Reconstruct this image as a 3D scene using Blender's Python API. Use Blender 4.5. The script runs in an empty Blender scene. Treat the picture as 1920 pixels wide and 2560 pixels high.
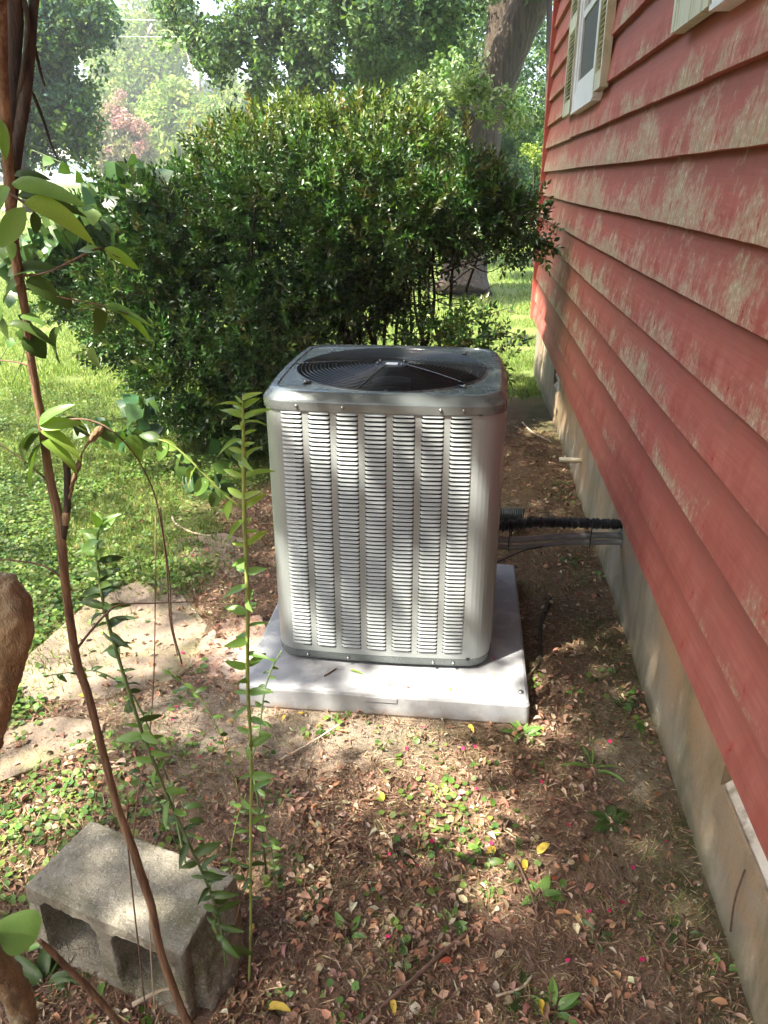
import bpy, math, random
import numpy as np
from mathutils import Vector, Matrix

random.seed(7)
rng = np.random.default_rng(11)
sc = bpy.context.scene
col = sc.collection

# ------------------------------------------------------------------ camera
EYE = 1.55
PITCH = math.atan(829 / 1907.0)
YAW = math.radians(6.17)
cam_data = bpy.data.cameras.new("camera")
cam = bpy.data.objects.new("camera", cam_data)
col.objects.link(cam)
cam.location = (0, 0, EYE)
cam.rotation_euler = (math.pi / 2 - PITCH, 0, YAW)
cam_data.sensor_fit = 'VERTICAL'
cam_data.sensor_height = 36.0
cam_data.lens = 36.0 * 1907 / 2560
cam_data.clip_start = 0.02
cam_data.clip_end = 900
sc.camera = cam

# ------------------------------------------------------------------ sun, sky, exposure
SUN = Vector((-0.42, -0.36, 0.83)).normalized()        # towards the sun
world = bpy.data.worlds.new("World")
sc.world = world
world.use_nodes = True
wn = world.node_tree.nodes
bg = wn["Background"]
sky = wn.new("ShaderNodeTexSky")
sky.sky_type = 'NISHITA'
sky.sun_disc = False
sky.sun_elevation = math.asin(SUN.z)
sky.sun_rotation = math.atan2(SUN.x, SUN.y)
sky.air_density = 1.0
sky.dust_density = 4.0
sky.ozone_density = 1.0
world.node_tree.links.new(sky.outputs[0], bg.inputs[0])
bg.inputs[1].default_value = 0.15
ld = bpy.data.lights.new("sun", 'SUN')
ld.energy = 3.9
ld.angle = math.radians(0.53)
ld.color = (1.0, 0.94, 0.82)
sun = bpy.data.objects.new("sun", ld)
col.objects.link(sun)
sun.location = (-4, -4, 9)
sun.rotation_euler = SUN.to_track_quat('Z', 'Y').to_euler()
sc.view_settings.view_transform = 'Standard'
sc.view_settings.look = 'None'
sc.view_settings.exposure = 2.6
sc.view_settings.gamma = 1.0
sc.view_settings.use_curve_mapping = False
sc.render.engine = 'CYCLES'
sc.cycles.max_bounces = 8
sc.cycles.diffuse_bounces = 4
sc.cycles.transparent_max_bounces = 8

# ------------------------------------------------------------------ geometry helpers
_f = np.array([-math.sin(YAW) * math.cos(PITCH), math.cos(YAW) * math.cos(PITCH), -math.sin(PITCH)])
_r = np.array([math.cos(YAW), math.sin(YAW), 0.0])
_u = np.cross(_r, _f)


def ray(x, y):
    return _f * 1907 + _r * (x - 960) - _u * (y - 1280)


def at(x, y, Y):                       # the point seen at a photo pixel, at distance Y along the wall
    d = ray(x, y)
    t = Y / d[1]
    return np.array([d[0] * t, Y, EYE + d[2] * t])


def onz(x, y, z=0.0):                  # the point seen at a photo pixel, at height z
    d = ray(x, y)
    t = (z - EYE) / d[2]
    return np.array([d[0] * t, d[1] * t, z])


def onx(x, y, X):
    d = ray(x, y)
    t = X / d[0]
    return np.array([X, d[1] * t, EYE + d[2] * t])


def project(P):                        # world points -> photo pixels
    v = P - np.array([0, 0, EYE])
    z = v @ _f
    return 960 + 1907 * (v @ _r) / z, 1280 - 1907 * (v @ _u) / z, z


def px(n, Y):                          # length of n photo pixels at distance Y
    return n / 1907.0 * Y


def tag(o, label=None, cat=None, group=None, kind=None):
    if label: o['label'] = label
    if cat: o['category'] = cat
    if group: o['group'] = group
    if kind: o['kind'] = kind
    return o


def empty(name, loc=(0, 0, 0), label=None, cat=None, group=None, rz=0.0):
    o = bpy.data.objects.new(name, None)
    o.empty_display_size = 0.1
    o.location = loc
    o.rotation_euler = (0, 0, rz)
    col.objects.link(o)
    return tag(o, label, cat, group)


def link(name, me, mat=None, parent=None, loc=None, **kw):
    o = bpy.data.objects.new(name, me)
    if mat is not None and len(me.materials) == 0:
        me.materials.append(mat)
    col.objects.link(o)
    if parent is not None:
        o.parent = parent
    if loc is not None:
        o.location = loc
    return tag(o, **kw)


def pymesh(name, V, F, smooth=False, colors=None):
    me = bpy.data.meshes.new(name)
    me.from_pydata([tuple(v) for v in V], [], [tuple(f) for f in F])
    if smooth:
        me.polygons.foreach_set("use_smooth", [True] * len(me.polygons))
    if colors is not None:
        setcol(me, colors)
    me.update()
    return me


def setcol(me, C, name="Col"):
    C = np.asarray(C, dtype=np.float32)
    if C.shape[1] == 3:
        C = np.concatenate([C, np.ones((len(C), 1), np.float32)], 1)
    a = me.color_attributes.new(name, 'FLOAT_COLOR', 'POINT')
    a.data.foreach_set("color", C.ravel())


def bigmesh(name, V, T, smooth=False, colors=None):        # triangles, fast
    V = np.asarray(V, dtype=np.float32)
    T = np.asarray(T, dtype=np.int32)
    me = bpy.data.meshes.new(name)
    me.vertices.add(len(V))
    me.vertices.foreach_set("co", V.ravel())
    k = T.shape[1]
    me.loops.add(len(T) * k)
    me.loops.foreach_set("vertex_index", T.ravel())
    me.polygons.add(len(T))
    me.polygons.foreach_set("loop_start", np.arange(0, len(T) * k, k, dtype=np.int32))
    me.polygons.foreach_set("loop_total", np.full(len(T), k, dtype=np.int32))
    if smooth:
        me.polygons.foreach_set("use_smooth", np.ones(len(T), dtype=bool))
    me.update(calc_edges=True)
    if colors is not None:
        setcol(me, colors)
    return me


def box_vf(x0, x1, y0, y1, z0, z1):
    V = [(x0, y0, z0), (x1, y0, z0), (x1, y1, z0), (x0, y1, z0), (x0, y0, z1), (x1, y0, z1), (x1, y1, z1), (x0, y1, z1)]
    F = [(0, 3, 2, 1), (4, 5, 6, 7), (0, 1, 5, 4), (1, 2, 6, 5), (2, 3, 7, 6), (3, 0, 4, 7)]
    return V, F


def box(name, x0, x1, y0, y1, z0, z1, mat, parent=None, bevel=0.0, **kw):
    V, F = box_vf(x0, x1, y0, y1, z0, z1)
    o = link(name, pymesh(name, V, F), mat, parent, **kw)
    if bevel:
        b = o.modifiers.new("bevel", 'BEVEL')
        b.width = bevel
        b.segments = 2
        b.limit_method = 'ANGLE'
    return o


def tube_vf(P, R, n=8, cap=True, wob=0.0):
    P = [np.array(p, float) for p in P]
    if not hasattr(R, '__len__'):
        R = [R] * len(P)
    V, F = [], []
    ref = None
    for i, p in enumerate(P):
        t = P[min(i + 1, len(P) - 1)] - P[max(i - 1, 0)]
        t = t / (np.linalg.norm(t) + 1e-9)
        if ref is None:
            ref = np.cross(t, [0.31, 0.9, 0.2])
            ref /= np.linalg.norm(ref)
        ref = ref - t * (ref @ t)
        ref /= np.linalg.norm(ref) + 1e-9
        b = np.cross(t, ref)
        for k in range(n):
            a = 2 * math.pi * k / n
            rr = R[i] * (1 + wob * (random.random() - .5))
            V.append(p + rr * (math.cos(a) * ref + math.sin(a) * b))
    for i in range(len(P) - 1):
        for k in range(n):
            F.append((i * n + k, i * n + (k + 1) % n, (i + 1) * n + (k + 1) % n, (i + 1) * n + k))
    if cap:
        F.append(tuple(range(n))[::-1])
        F.append(tuple((len(P) - 1) * n + k for k in range(n)))
    return V, F


def merge(parts):
    V, F = [], []
    for v, f in parts:
        o = len(V)
        V += [tuple(q) for q in v]
        F += [tuple(i + o for i in g) for g in f]
    return V, F


def tube(name, P, R, mat, parent=None, n=8, wob=0.0, **kw):
    V, F = tube_vf(P, R, n, True, wob)
    return link(name, pymesh(name, V, F, True), mat, parent, **kw)


def spline(P, n):                      # Catmull-Rom through the points
    P = [np.array(p, float) for p in P]
    Q = [2 * P[0] - P[1]] + P + [2 * P[-1] - P[-2]]
    out = []
    for i in range(1, len(Q) - 2):
        for k in range(n):
            t = k / n
            a, b, c, d = Q[i - 1], Q[i], Q[i + 1], Q[i + 2]
            out.append(0.5 * ((2 * b) + (-a + c) * t + (2 * a - 5 * b + 4 * c - d) * t * t + (-a + 3 * b - 3 * c + d) * t ** 3))
    out.append(P[-1])
    return out


_lat = {}


def vnoise(x, y, s, seed=0):
    if seed not in _lat:
        _lat[seed] = np.random.default_rng(seed + 100).random((257, 257))
    L = _lat[seed]
    X = np.asarray(x) / s + 1000.37
    Y = np.asarray(y) / s + 1000.91
    xi = np.floor(X).astype(int); yi = np.floor(Y).astype(int)
    fx = X - xi; fy = Y - yi
    fx = fx * fx * (3 - 2 * fx); fy = fy * fy * (3 - 2 * fy)
    a = L[xi % 256, yi % 256]; b = L[(xi + 1) % 256, yi % 256]
    c = L[xi % 256, (yi + 1) % 256]; d = L[(xi + 1) % 256, (yi + 1) % 256]
    return (a * (1 - fx) + b * fx) * (1 - fy) + (c * (1 - fx) + d * fx) * fy


def sstep(a, b, t):
    t = np.clip((np.asarray(t, float) - a) / (b - a), 0, 1)
    return t * t * (3 - 2 * t)


def sharpen(me, deg=28):
    import bmesh
    bm = bmesh.new(); bm.from_mesh(me)
    for e in bm.edges:
        if len(e.link_faces) == 2 and e.calc_face_angle(0) > math.radians(deg): e.smooth = False
        elif len(e.link_faces) != 2: e.smooth = False
    bm.to_mesh(me); bm.free()
    return me


# templates for scattered leaves: (vertices, triangles); x across, y along, z up
def T_diamond(fold=0.25):
    V = [(0, 0, 0), (-.5, .45, fold * .5), (0, 1, 0), (.5, .45, fold * .5)]
    return np.array(V, float), np.array([(0, 2, 1), (0, 3, 2)])


def T_leaf(fold=0.2, droop=0.15, w1=.42, w2=.5):
    V = [(0, 0, 0), (-w1, .28, fold * .4), (0, .3, 0.02), (w1, .28, fold * .4), (-w2 * .85, .65, fold * .4 - droop * .5), (0, .67, -droop * .4), (w2 * .85, .65, fold * .4 - droop * .5), (0, 1, -droop)]
    F = [(0, 2, 1), (0, 3, 2), (1, 2, 5), (1, 5, 4), (2, 3, 6), (2, 6, 5), (4, 5, 7), (5, 6, 7)]
    return np.array(V, float), np.array(F)


def T_round(n=6):
    V = [(0, 0, 0.0)] + [(.5 * math.sin(2 * math.pi * k / n), .5 * math.cos(2 * math.pi * k / n), .12 * ((k % 2) * .8 + .2)) for k in range(n)]
    return np.array(V), np.array([(0, 1 + (k + 1) % n, 1 + k) for k in range(n)])


def T_blade():
    V = [(-.5, 0, 0), (.5, 0, 0), (-.4, .12, .5), (.4, .12, .5), (0, .45, 1)]
    return np.array(V, float), np.array([(0, 1, 3), (0, 3, 2), (2, 3, 4)])


def T_sprig(seed, n=9, L=1.0, leaf=.26, w=.42, spread=1.0, droop=0.0):
    r = random.Random(seed)
    lv, lf = T_diamond(.3)
    V, F = [], []
    for k in range(n):
        t = (k + .6) / n
        a = k * 2.4 + r.uniform(-.4, .4)
        up = 0.9 - .5 * (1 - t) * spread
        d = np.array([math.cos(a) * spread, t * .2 + up, math.sin(a) * spread - droop])
        if k == n - 1: d = np.array([r.uniform(-.2, .2), 1, r.uniform(-.2, .2)])
        d /= np.linalg.norm(d)
        nrm = np.array([r.uniform(-.5, .5), -.3, 1.0])
        xx = np.cross(d, nrm); xx /= np.linalg.norm(xx); zz = np.cross(xx, d)
        s = leaf * r.uniform(.75, 1.15)
        M = np.stack([xx * s * w, d * s, zz * s], 0)
        p = np.array([r.uniform(-.03, .03), t * L * .85, r.uniform(-.03, .03)])
        o = len(V)
        V += list(lv @ M + p)
        F += [tuple(i + o for i in f) for f in lf]
    return np.array(V), np.array(F)


def frames(D, N):                      # rows: x, y(dir), z
    D = D / (np.linalg.norm(D, axis=1, keepdims=True) + 1e-9)
    X = np.cross(D, N)
    X /= np.linalg.norm(X, axis=1, keepdims=True) + 1e-9
    Z = np.cross(X, D)
    return np.stack([X, D, Z], 1)


def scatter(tpl, P, FR, S, C=None):    # S (n,) or (n,3): size along x, y, z
    tv, tf = tpl
    n, k = len(P), len(tv)
    S = np.asarray(S, float)
    if S.ndim == 1: S = np.repeat(S[:, None], 3, 1)
    V = np.einsum('kj,nj,njd->nkd', tv, S, FR) + P[:, None, :]
    T = tf[None, :, :] + (np.arange(n) * k)[:, None, None]
    Cc = None if C is None else np.repeat(np.asarray(C, float)[:, None, :], k, 1).reshape(-1, 3)
    return V.reshape(-1, 3), T.reshape(-1, 3), Cc


def join(parts):
    V = np.concatenate([p[0] for p in parts]); C = np.concatenate([p[2] for p in parts])
    o = 0; T = []
    for p in parts:
        T.append(p[1] + o); o += len(p[0])
    return V, np.concatenate(T), C


def pick(pal, n, jit=.15, r=rng):
    pal = np.array(pal, float)
    c = pal[r.integers(0, len(pal), n)]
    return np.clip(c * (1 + jit * r.normal(size=(n, 1))) * (1 + jit * .3 * r.normal(size=(n, 3))), 0.003, 1)


def unit(n, r=rng):
    v = r.normal(size=(n, 3))
    return v / np.linalg.norm(v, axis=1, keepdims=True)


# ------------------------------------------------------------------ materials
def newmat(name):
    m = bpy.data.materials.new(name)
    m.use_nodes = True
    nt = m.node_tree
    return m, nt, nt.nodes["Principled BSDF"], nt.nodes, nt.links


def node(nt, kind, **kw):
    n = nt.nodes.new(kind)
    for k, v in kw.items():
        if k.startswith('i_'):
            n.inputs[k[2:].replace('_', ' ')].default_value = v
        else:
            setattr(n, k, v)
    return n


def ramp(nt, src, stops):
    r = nt.nodes.new("ShaderNodeValToRGB")
    e = r.color_ramp.elements
    while len(e) < len(stops): e.new(0.5)
    for k, (p, c) in enumerate(stops):
        e[k].position = p
        e[k].color = (c, c, c, 1) if not hasattr(c, '__len__') else (*c, 1)
    nt.links.new(src, r.inputs[0])
    return r.outputs[0]


def mixc(nt, fac, a, b, blend='MIX'):
    m = nt.nodes.new("ShaderNodeMix")
    m.data_type = 'RGBA'
    m.blend_type = blend
    for s, v in ((m.inputs[0], fac), (m.inputs[6], a), (m.inputs[7], b)):
        if hasattr(v, 'is_linked') or hasattr(v, 'links'):
            nt.links.new(v, s)
        elif hasattr(v, '__len__'):
            s.default_value = (*v, 1) if len(v) == 3 else v
        else:
            s.default_value = v
    return m.outputs[2]


def math_(nt, op, a, b=None, c=None, clamp=False):
    m = nt.nodes.new("ShaderNodeMath")
    m.operation = op
    m.use_clamp = clamp
    for s, v in zip(m.inputs, (a, b, c)):
        if v is None: continue
        if hasattr(v, 'links'): nt.links.new(v, s)
        else: s.default_value = v
    return m.outputs[0]


def noise(nt, scale, detail=4, rough=.6, vec=None, dist=0.0, which='Fac'):
    n = node(nt, "ShaderNodeTexNoise", i_Scale=scale, i_Detail=detail, i_Roughness=rough, i_Distortion=dist)
    if vec is not None: nt.links.new(vec, n.inputs["Vector"])
    return n.outputs[which]


def coords(nt, scale=(1, 1, 1), which='Object', rot=(0, 0, 0)):
    tc = nt.nodes.new("ShaderNodeTexCoord")
    mp = nt.nodes.new("ShaderNodeMapping")
    mp.inputs["Scale"].default_value = scale
    mp.inputs["Rotation"].default_value = rot
    nt.links.new(tc.outputs[which], mp.inputs["Vector"])
    return mp.outputs[0]


def bump(nt, h, strength, dist=0.01):
    b = node(nt, "ShaderNodeBump", i_Strength=strength, i_Distance=dist)
    nt.links.new(h, b.inputs["Height"])
    return b.outputs[0]


def mat(name, c1, c2=None, scale=8, rough=.7, metal=0.0, bs=0.0, bscale=60, bd=.004, lo=.35, hi=.65, sc3=(1, 1, 1), spec=.5, c3=None, s3=2.0):
    m, nt, P, N, L = newmat(name)
    P.inputs["Roughness"].default_value = rough
    P.inputs["Metallic"].default_value = metal
    P.inputs["Specular IOR Level"].default_value = spec
    v = coords(nt, sc3)
    if c2 is not None:
        f = ramp(nt, noise(nt, scale, 6, .65, v), [(lo, 0.0), (hi, 1.0)])
        cc = mixc(nt, f, c1, c2)
        if c3 is not None:
            g = ramp(nt, noise(nt, s3, 4, .6, v), [(.5, 0.0), (.66, 1.0)])
            cc = mixc(nt, g, cc, c3)
        L.new(cc, P.inputs["Base Color"])
    else:
        P.inputs["Base Color"].default_value = (*c1, 1)
    if bs:
        L.new(bump(nt, noise(nt, bscale, 5, .7, v), bs, bd), P.inputs["Normal"])
    return m


def leafmat(name, transl=.35, rough=.45, spec=.4, tint=None, vein=False, color=None, c2=None):
    m, nt, P, N, L = newmat(name)
    out = N["Material Output"]
    if color is None:
        a = node(nt, "ShaderNodeAttribute", attribute_name="Col")
        c = a.outputs["Color"]
    else:
        oi = N.new("ShaderNodeObjectInfo")
        c = mixc(nt, oi.outputs["Random"], color, c2 or color)
    nz = noise(nt, 55 if color is not None else 25, 3, .6, coords(nt))
    c = mixc(nt, ramp(nt, nz, [(.3, .0), (.75, .55)]), c, (.5, .5, .5), 'MULTIPLY') if color is None else mixc(nt, ramp(nt, nz, [(.3, .0), (.8, .6)]), c, (.55, .6, .45), 'MULTIPLY')
    L.new(c, P.inputs["Base Color"])
    P.inputs["Roughness"].default_value = rough
    P.inputs["Specular IOR Level"].default_value = spec
    t = N.new("ShaderNodeBsdfTranslucent")
    tc = mixc(nt, 1.0, c, tint or (1.25, 1.3, .45), 'MULTIPLY')
    L.new(tc, t.inputs["Color"])
    mx = N.new("ShaderNodeMixShader")
    mx.inputs[0].default_value = transl
    L.new(P.outputs[0], mx.inputs[1])
    L.new(t.outputs[0], mx.inputs[2])
    L.new(mx.outputs[0], out.inputs[0])
    return m


M = {}
M['leaf'] = leafmat("leaf_green")
M['leaf_far'] = leafmat("leaf_far", .3, .6, .2)
M['leaf_gloss'] = leafmat("leaf_glossy", .22, .32, .6)
M['litter'] = leafmat("dead_leaf", .12, .75, .2, (1.1, .9, .6))
M['grass'] = leafmat("grass_blade", .3, .55, .25)
M['bark'] = mat("bark_grey", (.040, .029, .020), (.125, .09, .06), 16, .92, bs=1.0, bscale=16, bd=.09, sc3=(1.6, 1.6, .16))
M['bark_pale'] = mat("bark_pale_tan", (.22, .17, .13), (.40, .33, .27), 9, .9, bs=.9, bscale=12, bd=.04, sc3=(1.6, 1.6, .3))  # pale bark colour of the distant trees
M['bark_dark'] = mat("bark_dark", (.035, .026, .02), (.075, .055, .04), 20, .9, bs=.7, bscale=30, bd=.01, sc3=(1, 1, .3))
M['myrtle'] = mat("myrtle_bark", (.10, .052, .028), (.27, .155, .085), 110, .8, bs=1.0, bscale=160, bd=.006, sc3=(1, 1, .07), lo=.35, hi=.62, c3=(.34, .22, .13), s3=60)
M['myrtle_dark'] = mat("myrtle_bark_dark", (.028, .020, .015), (.085, .06, .042), 90, .85, bs=.9, bscale=150, bd=.004, sc3=(1, 1, .2))
M['stub'] = mat("myrtle_bark_peeling", (.16, .10, .05), (.34, .23, .12), 30, .85, bs=1.0, bscale=60, bd=.012, sc3=(1, 1, .35), c3=(.42, .34, .22), s3=16)
M['green_stem'] = mat("green_stem", (.20, .26, .06), (.30, .36, .10), 20, .5)
M['green_stem2'] = mat("green_stem_dark", (.09, .14, .05), (.14, .20, .07), 20, .55)
M['twig'] = mat("twig_brown", (.10, .055, .035), (.19, .11, .075), 30, .8, bs=.3, bscale=120)
M['straw'] = mat("dry_twig", (.42, .32, .22), (.55, .45, .33), 20, .8)

# ------------------------------------------------------------------ ground
def gh(x, y):
    x = np.asarray(x, float); y = np.asarray(y, float)
    h = -.125 * sstep(4.6, 7.6, y) + 1.5 * sstep(13, 78, y)
    h = h + .05 * sstep(-1.2, -3.5, x) * (y < 60)
    near = (1 - sstep(9, 14, y))
    h = h + near * (.022 * (vnoise(x, y, .55, 1) - .5) + .010 * (vnoise(x, y, .13, 2) - .5) + .006 * (vnoise(x, y, .045, 3) - .5))
    pad = sstep(.12, .0, np.maximum(np.maximum(-.68 - x, x - .25), np.maximum(1.94 - y, y - 2.89)))
    h = h * (1 - pad) + (-.006) * pad
    return h


def blob(x, y, p, r, q=None):
    q = q or r
    return np.exp(-(((x - p[0]) / r) ** 2 + ((y - p[1]) / q) ** 2))


def zones(x, y):
    n = vnoise(x, y, .35, 5) - .5
    n2 = vnoise(x, y, .12, 6) - .5
    sand = 1.1 * blob(x, y, onz(860, 1835), .36, .11) + 1.0 * blob(x, y, onz(1570, 1900), .12, .22) + .8 * blob(x, y, onz(330, 1800), .35, .13)
    sand += .7 * blob(x, y, onz(560, 1800), .25, .25) + .6 * blob(x, y, onz(1080, 1760), .25, .1)
    sand = np.clip(sand + n * .7 + n2 * .5, 0, 1)
    wallm = sstep(.35, .62, x) * (y < 7.3) * .9
    moss = wallm * (n + .6) + .8 * blob(x, y, (.33, 3.1, 0), .25, 1.0) * (n2 + .7) + .7 * blob(x, y, onz(1350, 1010), .3, .9) + 1.0 * blob(x, y, onz(1080, 1850), .22, .1) * (n2 + .8)
    # lawn: beyond the leaf-strewn strip along the wall, and the yard to the left
    edge = -1.15 - .25 * sstep(2.2, 1.4, y) + n * .5
    left = sstep(edge + .12, edge - .22, x) * sstep(1.25, 1.55, y + .25 * n + .1 * (x < -1.6))
    back = sstep(5.7, 6.8, y + n * 1.2)
    lawn = np.clip(np.maximum(left, back), 0, 1)
    # the lit strip of ground cover at the left of the block
    return sand * (1 - lawn * .8), np.clip(moss, 0, 1), lawn


def axis(lo, hi, step, far):
    a = list(np.arange(lo, hi, step))
    s, p = step, hi
    while p < far:
        a.append(p); s *= 1.16; p += s
    a.append(far)
    s, p, b = step, lo, []
    while p > -far:
        s *= 1.16; p -= s; b.append(p)
    return np.array(sorted(b) + a)


gx_ = axis(-3.3, .75, .024, 130)
gy_ = axis(.3, 7.6, .027, 130)
gy_ = gy_[gy_ > -40]
GX, GY = np.meshgrid(gx_, gy_)
Z = gh(GX, GY)
nx, ny = len(gx_), len(gy_)
V = np.stack([GX, GY, Z], -1).reshape(-1, 3)
ii = np.arange(nx * ny).reshape(ny, nx)
Q = np.stack([ii[:-1, :-1], ii[:-1, 1:], ii[1:, 1:], ii[1:, :-1]], -1).reshape(-1, 4)
zs = zones(GX.ravel(), GY.ravel())
me = bigmesh("ground", V, Q, True)
setcol(me, np.stack(zs, -1), "Zone")
m, nt, P, N, L = newmat("soil")
z = node(nt, "ShaderNodeAttribute", attribute_name="Zone")
sp = N.new("ShaderNodeSeparateColor")
L.new(z.outputs["Color"], sp.inputs[0])
v = coords(nt)
n1 = noise(nt, 9, 8, .7, v)
n2 = noise(nt, 70, 6, .75, v)
soil = mixc(nt, ramp(nt, n1, [(.35, 0.0), (.65, 1.0)]), (.15, .088, .056), (.30, .19, .125))
soil = mixc(nt, ramp(nt, n2, [(.45, 0.0), (.7, .7)]), soil, (.40, .28, .20))
sand = mixc(nt, ramp(nt, n2, [(.3, 0.0), (.7, 1.0)]), (.26, .205, .15), (.47, .39, .30))
c = mixc(nt, sp.outputs[0], soil, sand)
mossm = math_(nt, 'MULTIPLY', sp.outputs[1], ramp(nt, n1, [(.3, .2), (.6, 1.0)]))
c = mixc(nt, mossm, c, mixc(nt, n2, (.05, .06, .018), (.13, .13, .045)))
lawnc = mixc(nt, ramp(nt, n1, [(.3, 0.0), (.7, 1.0)]), (.085, .11, .03), (.15, .20, .05))
far = noise(nt, .35, 3, .6, v)
lawnc = mixc(nt, ramp(nt, far, [(.4, 0.0), (.62, .8)]), lawnc, (.20, .25, .07))
c = mixc(nt, sp.outputs[2], c, lawnc)
L.new(c, P.inputs["Base Color"])
P.inputs["Roughness"].default_value = .95
P.inputs["Specular IOR Level"].default_value = .15
hb = math_(nt, 'ADD', noise(nt, 40, 8, .75, v), math_(nt, 'MULTIPLY', noise(nt, 160, 4, .7, v), .4))
L.new(bump(nt, hb, .9, .02), P.inputs["Normal"])
me.materials.append(m)
link("ground", me, kind="structure")

# ------------------------------------------------------------------ house
house = empty("red_house", (.63, 3.3, 0), "weathered red clapboard house wall with white windows above a concrete foundation", "house")
HL = Vector((.63, 3.3, 0))


def hpart(name, V, F, mat_, parent=house, smooth=False, origin=(0, 0, 0), **kw):
    o = link(name, pymesh(name, V, F, smooth), mat_, parent, **kw)
    base = Vector((0, 0, 0)) if parent is not house else HL
    o.location = Vector(origin) - base
    return o


m, nt, P, N, L = newmat("faded_red_paint")
geo = N.new("ShaderNodeNewGeometry")
tc = N.new("ShaderNodeTexCoord")
sx = N.new("ShaderNodeSeparateXYZ"); L.new(tc.outputs["Object"], sx.inputs[0])
wear = node(nt, "ShaderNodeAttribute", attribute_name="Wear")
ws = N.new("ShaderNodeSeparateColor"); L.new(wear.outputs["Color"], ws.inputs[0])


oinf = N.new("ShaderNodeObjectInfo")
cmb = N.new("ShaderNodeCombineXYZ")
L.new(math_(nt, "MULTIPLY", oinf.outputs["Random"], 37.0), cmb.inputs[0]); L.new(math_(nt, "MULTIPLY", oinf.outputs["Random"], 91.0), cmb.inputs[1])
vad = N.new("ShaderNodeVectorMath"); L.new(geo.outputs["Position"], vad.inputs[0]); L.new(cmb.outputs[0], vad.inputs[1])
vshift = vad.outputs[0]


def pos(scale):
    mp = N.new("ShaderNodeMapping"); mp.inputs["Scale"].default_value = scale
    L.new(vshift, mp.inputs["Vector"])
    return mp.outputs[0]


streak = noise(nt, 1, 4, .6, pos((8, 12, 6.0)))
broad = noise(nt, 1, 4, .6, pos((2, 3.0, 6.0)))
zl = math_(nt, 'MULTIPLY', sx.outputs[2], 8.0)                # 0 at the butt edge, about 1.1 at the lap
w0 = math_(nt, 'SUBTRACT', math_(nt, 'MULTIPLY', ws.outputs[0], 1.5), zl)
w1 = math_(nt, 'ADD', w0, math_(nt, 'MULTIPLY', math_(nt, 'SUBTRACT', streak, .5), 1.7))
w2 = math_(nt, 'ADD', w1, math_(nt, 'MULTIPLY', math_(nt, 'SUBTRACT', broad, .5), 3.4))
mott = noise(nt, 1, 5, .75, pos((40, 45, 40)))
w2 = math_(nt, 'ADD', w2, math_(nt, 'MULTIPLY', math_(nt, 'SUBTRACT', mott, .5), 2.6))
mask = ramp(nt, w2, [(.25, 0.0), (1.0, .88)])
fine = noise(nt, 1, 6, .8, pos((90, 90, 55)))
grain = noise(nt, 1, 5, .65, pos((60, 5, 130)), .6)
red = mixc(nt, ramp(nt, streak, [(.35, 0.0), (.7, 1.0)]), (.375, .09, .066), (.49, .16, .122))
red = mixc(nt, ramp(nt, broad, [(.35, 0.0), (.65, .6)]), red, (.40, .135, .095))
red = mixc(nt, ramp(nt, grain, [(.35, .35), (.6, 0.0)]), red, (.25, .055, .04))
lap_shade = math_(nt, 'ADD', zl, math_(nt, 'MULTIPLY', math_(nt, 'SUBTRACT', streak, .5), .9))  # lap shadow painted into the red, darker towards each board's top
red = mixc(nt, ramp(nt, math_(nt, 'MULTIPLY', lap_shade, .6), [(.42, 0.0), (.84, .85)]), red, (.19, .055, .036))
tan = mixc(nt, ramp(nt, broad, [(.4, 0.0), (.6, 1.0)]), (.44, .28, .21), (.37, .32, .20))
tan = mixc(nt, ramp(nt, fine, [(.45, 0.0), (.62, .8)]), tan, (.60, .50, .34))
tan = mixc(nt, ramp(nt, fine, [(.56, 0.0), (.64, .95)]), tan, (.80, .74, .60))
tan = mixc(nt, ramp(nt, noise(nt, 1, 5, .7, pos((70, 38, 16))), [(.36, .75), (.52, 0.0)]), tan, (.42, .11, .08))
sn = N.new('ShaderNodeSeparateXYZ'); L.new(geo.outputs['True Normal'], sn.inputs[0])
mask = math_(nt, 'MULTIPLY', mask, math_(nt, 'GREATER_THAN', sn.outputs[2], -.6))
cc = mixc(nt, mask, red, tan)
knot = node(nt, "ShaderNodeTexVoronoi", i_Scale=1.0)
L.new(pos((.1, 5.5, 5.8)), knot.inputs["Vector"])
gp = N.new('ShaderNodeSeparateXYZ'); L.new(geo.outputs['Position'], gp.inputs[0])
ny_ = math_(nt, 'MULTIPLY', math_(nt, 'SUBTRACT', math_(nt, 'FRACT', math_(nt, 'ADD', math_(nt, 'DIVIDE', gp.outputs[1], .405), math_(nt, 'MULTIPLY', broad, .35))), .5), .405)
nz_ = math_(nt, 'SUBTRACT', sx.outputs[2], math_(nt, 'MULTIPLY', broad, .075))
nd = math_(nt, 'SQRT', math_(nt, 'ADD', math_(nt, 'POWER', math_(nt, 'DIVIDE', ny_, .0065), 2.0), math_(nt, 'POWER', math_(nt, 'DIVIDE', nz_, .019), 2.0)))
cc = mixc(nt, ramp(nt, math_(nt, 'ADD', math_(nt, 'MULTIPLY', nd, .5), math_(nt, 'MULTIPLY', math_(nt, 'SUBTRACT', mott, .5), .5)), [(.35, .9), (.60, 0.0)]), cc, (.44, .075, .05))
nh = math_(nt, 'SQRT', math_(nt, 'ADD', math_(nt, 'POWER', math_(nt, 'DIVIDE', ny_, .0028), 2.0), math_(nt, 'POWER', math_(nt, 'DIVIDE', nz_, .0038), 2.0)))
cc = mixc(nt, ramp(nt, math_(nt, 'MULTIPLY', nh, .5), [(.35, .85), (.55, 0.0)]), cc, (.09, .02, .015))
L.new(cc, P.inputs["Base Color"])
P.inputs["Roughness"].default_value = .72
P.inputs["Specular IOR Level"].default_value = .35
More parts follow.
